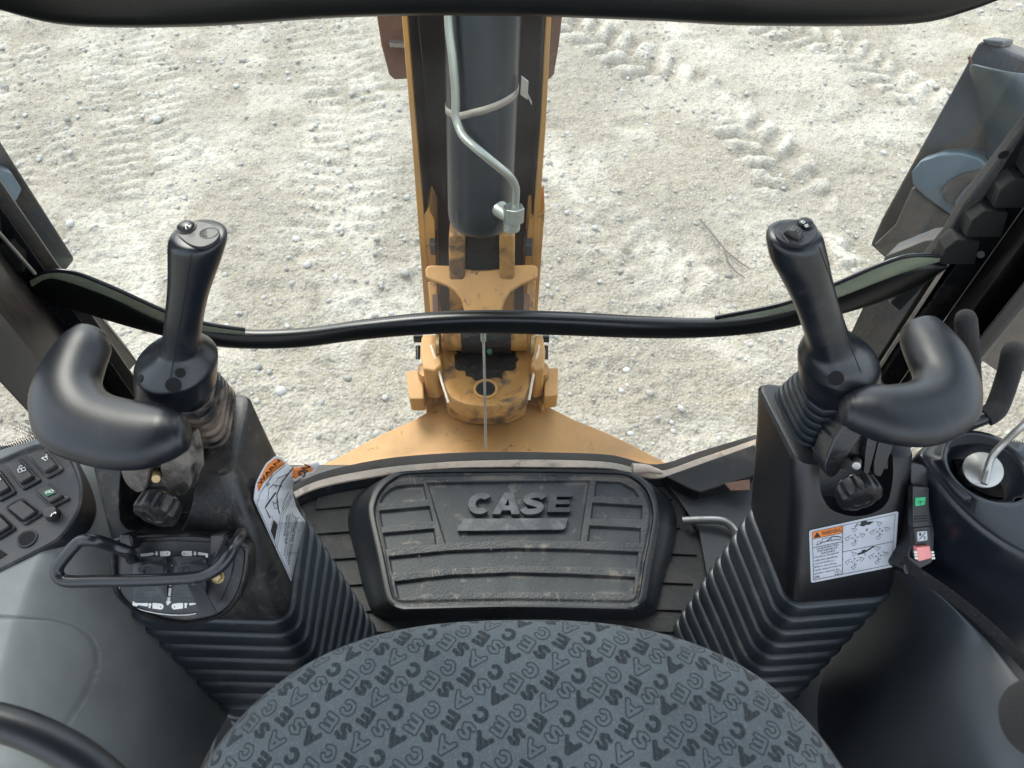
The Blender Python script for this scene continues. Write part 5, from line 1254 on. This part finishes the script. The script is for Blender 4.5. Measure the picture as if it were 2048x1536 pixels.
plate('strut', [(372, 1166), (398, 1160), (434, 1226), (400, 1228)], Pl(pp.p(400, 1200, .024), n_pod + Vector((.2, 0, .1))), -.003, 0, 'steelblk', gb_, bevel=.001)
obj('bolt', *join_vf(*[loft_vf([ell(pp.x(434, 1154, .003) + pp.n * (h_ - .003), (r, 0, 0), Vector((0, .78, .62)) * r, n_b) for r, h_ in rs_]) for n_b, rs_ in ((24, ((.0085, 0), (.0085, .002))), (6, ((.0062, .0021), (.0062, .006), (.005, .007))))]), 'brass', pod, smooth=20)

# ---- right switch strip on the tower side
ss = thing('switch_strip', 'narrow black strip with two rocker switches on the right side of the right control tower', 'switch strip', P(1850, 1050, z=.44))
spl = Pl(P(1845, 1040, z=.455), (.12, -.72, .70))
bx_ = [(1822, 925), (1846, 930), (1862, 945), (1870, 975), (1871, 1060), (1866, 1125), (1812, 1152), (1806, 1140), (1826, 1080)]
plate('housing', bx_, spl, -.05, -.004, 'tower', ss, r=6, bevel=.004)
def sw(px, nm='rocker_switch', h0=-.004, h1=.006, m='switch', parent=ss, r=3): return plate(nm, px, spl, h0, h1, m, parent, r=r, bevel=.0015)
a = sw([(1826, 973), (1858, 975), (1860, 1052), (1826, 1056)])
plate('green_lens', [(1831, 996), (1852, 994), (1850, 1010), (1831, 1013)], spl, .005, .0075, 'green', a, r=2, bevel=.0005)
strokes('symbol', [[(1835, 1005), (1847, 1003)], [(1840, 1000), (1841, 1009)]], spl, .0009, .0079, 'green_d', a)
for k in range(3): plate('ridge', [(1830, 1034 + k * 5), (1856, 1032 + k * 5), (1856, 1034 + k * 5), (1830, 1036 + k * 5)], spl, .005, .0072, 'panel', a)
for k in range(2): plate('ridge', [(1853, 978 + k * 5), (1858, 978 + k * 5), (1858, 980 + k * 5), (1853, 980 + k * 5)], spl, .005, .0072, 'panel', a)
b = sw([(1828, 1056), (1861, 1052), (1866, 1118), (1834, 1124)])
wl_ = plate('number_label', [(1835, 1064), (1854, 1062), (1855, 1080), (1836, 1083)], spl, .005, .0078, 'white', b, r=2)
qd = Quad((1835, 1064), (1854, 1062), (1855, 1080), (1836, 1083), spl)
obj('numeral', *join_vf(qd.text('1', .18, .36, .55, .88, .0082, .02), qd.text('2', .6, .85, .12, .45, .0082, .02), qd.line([(.15, .15), (.85, .88)], .0009, .0083)), 'ink', wl_, smooth=180)
pk = plate('pink_tab', [(1834, 1095), (1860, 1092), (1864, 1116), (1838, 1123)], spl, .004, .0115, 'pink', b, r=2, bevel=.001)
for k in range(3): obj('side_notch', *join_vf(*[( lambda c: box_vf(c, (.0018, 0, 0), Vector((0, .7, .7)) * .0012, spl.n * .001))(spl.x(u + k * 1.0, 1104 + k * 6, .0095)) for u in (1831, 1864)]), 'icon', b)

# ================================================================== STICKERS
def sticker_base(name, pts, pl, m, parent, h=.0): return plate(name, pts, pl, h - .0006, h, m, parent)
# right flat warning sticker on the tower front
sk = thing('warning_sticker', 'flat white and orange warning sticker with control diagrams on the right tower front', 'sticker', rfront.p(1708, 1092))
qd = Quad((1618, 1061), (1797, 1022), (1789, 1133), (1622, 1166), rfront)
HS = .0012
V, Fc = prism_vf([qd.p(a, b, HS) for a, b in [(p.x, p.y) for p in roundpoly([Vector((0, 0, 0)), Vector((1, 0, 0)), Vector((1, 1, 0)), Vector((0, 1, 0))], .035, 4)]], [qd.p(a, b, -.0005) for a, b in [(p.x, p.y) for p in roundpoly([Vector((0, 0, 0)), Vector((1, 0, 0)), Vector((1, 1, 0)), Vector((0, 1, 0))], .035, 4)]])
bs_ = obj('label_sheet', V, Fc, 'white', sk)
obj('orange_header', *qd.rect(.035, .375, .82, .955, HS + .0002), 'orange', bs_)
h = HS + .0004
ink = [qd.line(l, .0007, h) for l in ([(.035, .045), (.035, .955), (.965, .955), (.965, .045), (.035, .045)], [(.378, .045), (.378, .955)], [(.035, .82), (.378, .82)], [(.035, .655), (.378, .655)], [(.378, .46), (.965, .46)])]
ink += [qd.poly([(.05, .835), (.09, .935), (.13, .835)], h + .0001), qd.text('WARNING', .14, .365, .845, .93, h + .0001, .006)]
yb = .655
for i, (tx, a0, a1) in enumerate([('UNEXPECTED', .08, .33), ('MOVEMENT', .09, .32), ('HAZARD', .13, .29)]): ink.append(qd.text(tx, a0, a1, .60 - i * .05, .635 - i * .05, h, .0))
for i, (tx, a1) in enumerate([('Machine equipped', .33), ('with two backhoe', .32), ('control patterns.', .29), ('Before operating', .30), ('verify desired control', .36), ('pattern selected for', .345), ('use.', .11)]): ink.append(qd.text(tx, .05, a1, .445 - i * .062, .483 - i * .062, h, .0))
ink.append(qd.line([(.29, .06), (.29, .12), (.36, .12), (.36, .06), (.29, .06)], .0005, h)); ink.append(qd.line([(.325, .06), (.325, .11)], .0005, h))
# machine silhouettes
ink.append(qd.poly([(.51, .875), (.545, .945), (.555, .90), (.575, .90), (.585, .95), (.645, .955), (.65, .925), (.70, .915), (.735, .895), (.70, .885), (.69, .865), (.655, .865), (.64, .875), (.62, .855), (.585, .865), (.58, .885), (.56, .885), (.545, .925), (.525, .87)], h + .0001))
ink.append(qd.poly([(.55, .345), (.555, .375), (.60, .385), (.605, .42), (.64, .42), (.65, .40), (.735, .455), (.76, .41), (.735, .43), (.66, .375), (.625, .355)], h + .0001))
ink.append(qd.line([(.07, .69), (.15, .72), (.30, .72), (.36, .70)], .0009, h)); ink.append(qd.line([(.14, .72), (.15, .79), (.23, .79), (.25, .73)], .0005, h)); ink.append(qd.line([(.20, .73), (.26, .79), (.34, .76), (.36, .73)], .0012, h)); ink.append(qd.line([(.09, .70), (.09, .75), (.13, .75), (.13, .70), (.09, .70)], .0005, h))
def bucket_icon(a, b, s=1, f=1): 
    return [qd.line([(a - .03 * s * f, b + .02), (a, b + .04), (a + .025 * f, b + .01), (a - .005, b - .03), (a - .03 * s * f, b + .02)], .0005, h), qd.line([(a, b + .04), (a + .04 * f, b + .06)], .0005, h)]
for (ca, cb) in ((.52, .68), (.80, .70), (.52, .24), (.80, .25)):
    for d in ((0, 1), (0, -1), (1, 0), (-1, 0)):
        e = (ca + d[0] * .028, cb + d[1] * .045); n_ = (-d[1] * .010, d[0] * .016)
        ink.append(qd.poly([(e[0] + d[0] * .014, e[1] + d[1] * .022), (e[0] + n_[0], e[1] + n_[1]), (e[0] - n_[0], e[1] - n_[1])], h))
        ink.append(qd.line([(ca + d[0] * .012, cb + d[1] * .018), e], .0004, h))
    ink += bucket_icon(ca - .085, cb, 1, 1) + bucket_icon(ca + .085, cb, 1, -1) + bucket_icon(ca - .01, cb + .13, 1, -1) + bucket_icon(ca - .01, cb - .12, 1, 1)
ink += [qd.text('1', .645, .66, .76, .80, h, .01), qd.text('2', .63, .65, .315, .35, h, .01), qd.poly([(.088, .85), (.092, .85), (.092, .90), (.088, .90)], h - .0001)]
obj('print', *join_vf(*ink), 'ink', bs_, smooth=180)
# left peeling sticker on the inner side face of the left tower
ln = (lt4[1] - lt4[0]).cross(lb4[0] - lt4[0]).normalized(); ln = ln if ln.x > 0 else -ln
lside = Pl((lt4[0] + lt4[1] + lb4[0] + lb4[1]) / 4, ln)
s2 = thing('warning_sticker', 'peeling white and orange warning sticker curling off the inner side of the left tower', 'sticker', lside.p(560, 1060))
def curl(u, v):      # lifts off towards the top edge
    return .002 + max(0, (1010 - v) / 90) ** 2 * .020
def sp3(u, v, dh=0): return lside.p(u, v, curl(u, v) + dh)
outl = [(504, 1000), (502, 968), (506, 930), (516, 917), (530, 919), (548, 930), (568, 940), (578, 956), (579, 978), (590, 1015), (607, 1043), (592, 1105), (579, 1163), (545, 1090), (520, 1035)]
# triangulated sheet following the curl
def sheet(name, poly, m, parent, dh, f3=None, thick=.0004):
    f3 = f3 or sp3
    us = [p[0] for p in poly]; vs__ = [p[1] for p in poly]; step = 4
    bm = bmesh.new(); vv = [bm.verts.new((u, v, 0)) for u, v in poly]; bm.faces.new(vv)
    for v in np.arange(min(vs__) + step, max(vs__), step): bmesh.ops.bisect_plane(bm, geom=bm.verts[:] + bm.edges[:] + bm.faces[:], plane_co=(0, v, 0), plane_no=(0, 1, 0))
    bmesh.ops.triangulate(bm, faces=bm.faces[:]); bm.verts.index_update()
    V = [f3(x.co.x, x.co.y, dh) for x in bm.verts]; Fc = [tuple(q.index for q in f.verts) for f in bm.faces]; bm.free()
    return obj(name, V, Fc, m, parent, smooth=180, solid=thick)
b3 = sheet('label_sheet', outl, 'white_d', s2, 0)
sheet('orange_header', [(505, 972), (509, 933), (518, 921), (530, 923), (545, 931), (530, 946), (516, 968), (511, 985)], 'orange', b3, .0007, thick=.0001)
q2 = Quad((506, 1000), (514, 922), (607, 1043), (579, 1163), lside)
def L2(px, wd=.0008, dh=.0012):
    P3 = [sp3(u, v, dh) for u, v in px]; V = []; Fc = []
    for i, p in enumerate(P3):
        d = P3[min(i + 1, len(P3) - 1)] - P3[max(i - 1, 0)]; s = d.cross(ln).normalized() * wd / 2; V += [p + s, p - s]
    for i in range(len(P3) - 1): Fc.append((2 * i, 2 * i + 1, 2 * i + 3, 2 * i + 2))
    return V, Fc
def T2x(body, a, b, hpx, dh=.0013, bold=.02, side=1):   # text from pixel a to pixel b, hpx high to its left
    V, Fc = fit_text(body, 0, 1, 0, 1, bold); a = Vector((*a, 0)); b = Vector((*b, 0)); d = b - a; n = Vector((d.y, -d.x, 0)).normalized() * hpx * side
    return [sp3((a + d * v.x + n * v.y).x, (a + d * v.x + n * v.y).y, dh) for v in V], Fc
k2 = [T2x('WARN', (511, 972), (532, 926), 9), L2([(510, 1006), (515, 985), (530, 952), (546, 934)], .0008), L2([(508, 1008), (577, 1156), (604, 1046), (581, 990), (572, 952)], .0008),
      L2([(549, 1098), (562, 1030), (580, 992)], .0007), L2([(546, 1096), (558, 1028), (577, 990)], .0007),
      L2([(527, 950), (524, 972)], .0009), L2([(521, 966), (524, 974), (529, 968)], .0009),
      L2([(565, 938), (553, 966), (548, 990), (551, 1010), (555, 1028)], .0022), L2([(560, 950), (542, 958), (541, 972), (556, 974)], .0010), L2([(531, 1000), (530, 978), (537, 970), (545, 976)], .0010),
      L2([(545, 986), (526, 1016), (535, 1036)], .0024), L2([(540, 1004), (546, 1008), (552, 1002), (553, 1016), (545, 1018), (542, 1006)], .0009), L2([(572, 984), (566, 998), (560, 1020)], .0008),
      L2([(536, 1035), (542, 1034), (538, 1050), (549, 1058)], .0008)]
po3 = [(543, 1040), (551, 1050), (545, 1082), (537, 1063)]
k2.append(([sp3(u, v, .0012) for u, v in po3], [(0, 1, 2, 3)]))
for tx, a, b, hp in (('ROLLOVER', (566, 1072), (572, 1030), 3.4), ('CRUSH HAZARD', (568, 1088), (577, 1028), 3.2), ('Lifting rear wheels', (565, 1112), (582, 1026), 2.4), ('boom may cause loss', (569, 1118), (585, 1030), 2.4), ('control. See Manual', (572, 1124), (588, 1034), 2.4), ('BACKHOE OPERATING', (574, 1130), (591, 1036), 2.4)):
    k2.append(T2x(tx, a, b, hp, bold=.01, side=1))
k2.append(L2([(593, 1034), (602, 1042), (596, 1064), (588, 1054), (593, 1034)], .0007))
obj('print', *join_vf(*k2), 'ink', b3, smooth=180)
fpl_ = Pl(sp3(572, 948) , (.15, -.75, .62))
def fp3(u, v, dh=0): return fpl_.p(u, v, dh + .004 * math.sin((u - 570) / 14))
fl = sheet('loose_flap', [(566, 938), (584, 935), (612, 928), (636, 925), (638, 930), (628, 946), (612, 950), (600, 954), (592, 961), (576, 955)], 'white_d', b3, 0, fp3)
def flat3(px, dh): return [fp3(u, v, dh) for u, v in px], [tuple(range(len(px)))]
obj('orange_corner', *flat3([(586, 934), (612, 928), (632, 926), (624, 944), (606, 948), (592, 957), (581, 952)], .0018), 'orange', fl) if False else sheet('orange_corner', [(586, 935), (612, 929), (632, 927), (624, 943), (606, 947), (592, 956), (582, 951)], 'orange', fl, .0008, fp3, .0001)
def T3x(body, a, b, hpx, dh=.0012):
    V, Fc = fit_text(body, 0, 1, 0, 1, .03); a = Vector((*a, 0)); b = Vector((*b, 0)); d = b - a; n = Vector((d.y, -d.x, 0)).normalized() * hpx
    return [fp3((a + d * v.x + n * v.y).x, (a + d * v.x + n * v.y).y, dh) for v in V], Fc
obj('print', *join_vf(T3x('NG', (610, 926), (596, 946), 15)), 'ink', fl, smooth=180)

# ================================================================== SEAT
st = thing('seat_cushion', 'domed grey operator seat cushion with woven dark letter pattern', 'seat', (.0, 0, .3))
cxs, wx_, yf, yb_ = .012, .372, .298, -.32
nx_, ny_ = 1000, 470
xs = np.linspace(cxs - wx_ - .005, cxs + wx_ + .005, nx_); ys = np.concatenate([np.linspace(-.32, .02, 60)[:-1], np.linspace(.02, yf + .005, ny_)])
XS, YS_ = np.meshgrid(xs, ys)
yc = (yf + yb_) / 2; ry = (yf - yb_) / 2
e_ = 2.7
rr_ = (np.abs((XS - cxs) / wx_) ** e_ + np.abs((YS_ - yc) / ry) ** e_) ** (1 / e_)
dd = np.clip(1 - rr_, 0, 1)
ZS_ = .475 - .02 * ((XS - cxs) / wx_) ** 2 - .075 * np.exp(-dd / .035) - .025 * np.exp(-dd / .14) + .006 * np.exp(-((XS - .03) / .14) ** 2)
ZS_ += (fbm(XS, YS_, 9, 3, 91) - .5) * .006
# letters
ls = .0135
def seg(px_, py_, a, b):
    ex, ey = b[0] - a[0], b[1] - a[1]; t = np.clip(((px_ - a[0]) * ex + (py_ - a[1]) * ey) / (ex * ex + ey * ey + 1e-12), 0, 1); return np.hypot(px_ - a[0] - ex * t, py_ - a[1] - ey * t)
sk_ = {'C': [[(.5 + .36 * math.cos(R(t_)), .5 + .40 * math.sin(R(t_))) for t_ in range(45, 316, 27)]],
       'S': [[(.82, .80), (.55, .93), (.25, .78), (.35, .56), (.65, .44), (.76, .22), (.48, .07), (.18, .2)]],
       'A': [[(.05, .05), (.5, .92), (.95, .05)], [(.28, .36), (.72, .36)]],
       'E': [[(.85, .92), (.2, .92), (.2, .08), (.85, .08)], [(.2, .5), (.75, .5)]]}
arc = YS_ + 0
vis = YS_ > .02
warp = (fbm(XS, YS_, 260, 1, 96) - .5) * .0012
kx, ky = 1.0e-4, 1.09e-4
Aa = np.array([880 * kx, -35 * ky]); Bb = np.array([-140 * kx, -390 * ky])
det = Aa[0] * Bb[1] - Aa[1] * Bb[0]
prt = np.zeros(XS.shape); th0 = R(148); ls = .0162
for ch, filled, ox, oy in (('C', 1, 0, 0), ('E', 0, 200, 110), ('S', 1, 362, 192), ('A', 0, 530, 305), ('C', 0, 375, -15), ('E', 1, 580, 78), ('S', 0, 742, 172), ('A', 1, 20, 240)):
    qx = XS - ox * kx; qy = YS_ + oy * ky
    fi = (qx * Bb[1] - qy * Bb[0]) / det; fj = (-qx * Aa[1] + qy * Aa[0]) / det
    fi = fi - np.round(fi); fj = fj - np.round(fj)
    dx = fi * Aa[0] + fj * Bb[0] + warp; dy = fi * Aa[1] + fj * Bb[1]
    px_ = (dx * math.cos(th0) + dy * math.sin(th0)) / ls + .5; py_ = (-dx * math.sin(th0) + dy * math.cos(th0)) / (ls * .92) + .5
    m_ = vis & (np.abs(px_ - .5) < .85) & (np.abs(py_ - .5) < .85)
    d = np.full(m_.sum(), 9.)
    for line in sk_[ch]:
        for q in range(len(line) - 1): d = np.minimum(d, seg(px_[m_], py_[m_], line[q], line[q + 1]))
    w_ = .165 if filled else .155
    dots = .55 + .40 * (np.sin(XS[m_] * 3600) * np.sin(YS_[m_] * 3600) < .25)
    val = (1 - sst(d, w_ - .02, w_ + .02)) * dots if filled else np.exp(-((d - w_) / .050) ** 2) * .95
    prt[m_] = np.maximum(prt[m_], val)
sm_ = mat('seat_weave', (.058, .072, .086), .9, spec=.2, sheen=.1, bump=(900, 1, .0012), dirt=((.10, .12, .13), 6, .48, .75, .4), dirt2=((.13, .16, .175), 480, .50, .68, .55), attr=('print', (.004, .009, .013)))
# twill lines
t = sm_.node_tree; N = t.nodes; L = t.links; bs0 = N['Principled BSDF']
wv = N.new('ShaderNodeTexWave'); wv.inputs['Scale'].default_value = 330; wv.inputs['Distortion'].default_value = .3; wv.bands_direction = 'DIAGONAL'
tc0 = N.new('ShaderNodeTexCoord'); L.new(tc0.outputs['Object'], wv.inputs[0]); bm0 = N.new('ShaderNodeBump'); bm0.inputs['Strength'].default_value = .5; bm0.inputs['Distance'].default_value = .0006
L.new(wv.outputs['Fac'], bm0.inputs['Height']); L.new(bs0.inputs['Normal'].links[0].from_socket, bm0.inputs['Normal']); L.new(bm0.outputs[0], bs0.inputs['Normal'])
ZS_ = np.where(rr_ > 1.0, .34 - (rr_ - 1) * .5, ZS_)
keep = rr_ <= 1.02
o = grid('cover', XS, YS_, ZS_, sm_, st, attrs={'print': prt})
bm = bmesh.new(); bm.from_mesh(o.data); bm.verts.ensure_lookup_table(); kf = keep.ravel()
bmesh.ops.delete(bm, geom=[v for i, v in enumerate(bm.verts) if not kf[i]], context='VERTS'); bm.to_mesh(o.data); bm.free()
ring = lambda s, z: [Vector((cxs + wx_ * s * abs(math.cos(a)) ** (2 / e_) * (1 if math.cos(a) > 0 else -1), yc + ry * s * abs(math.sin(a)) ** (2 / e_) * (1 if math.sin(a) > 0 else -1), z)) for a in np.linspace(0, 2 * math.pi, 96, endpoint=False)]
loft('base', [ring(.85, .10), ring(.97, .30), ring(1.0, .385), ring(.99, .395), ring(.9, .40)], 'dark_console', st, smooth=50)
# ================================================================== CAB ROOF AND REAR (above and behind the camera)
V, Fc = abox(-.82, .82, -.9, .93, 1.72, 1.78)
tag(obj('ceiling', V, Fc, 'headliner', bevel=.01), kind='structure')
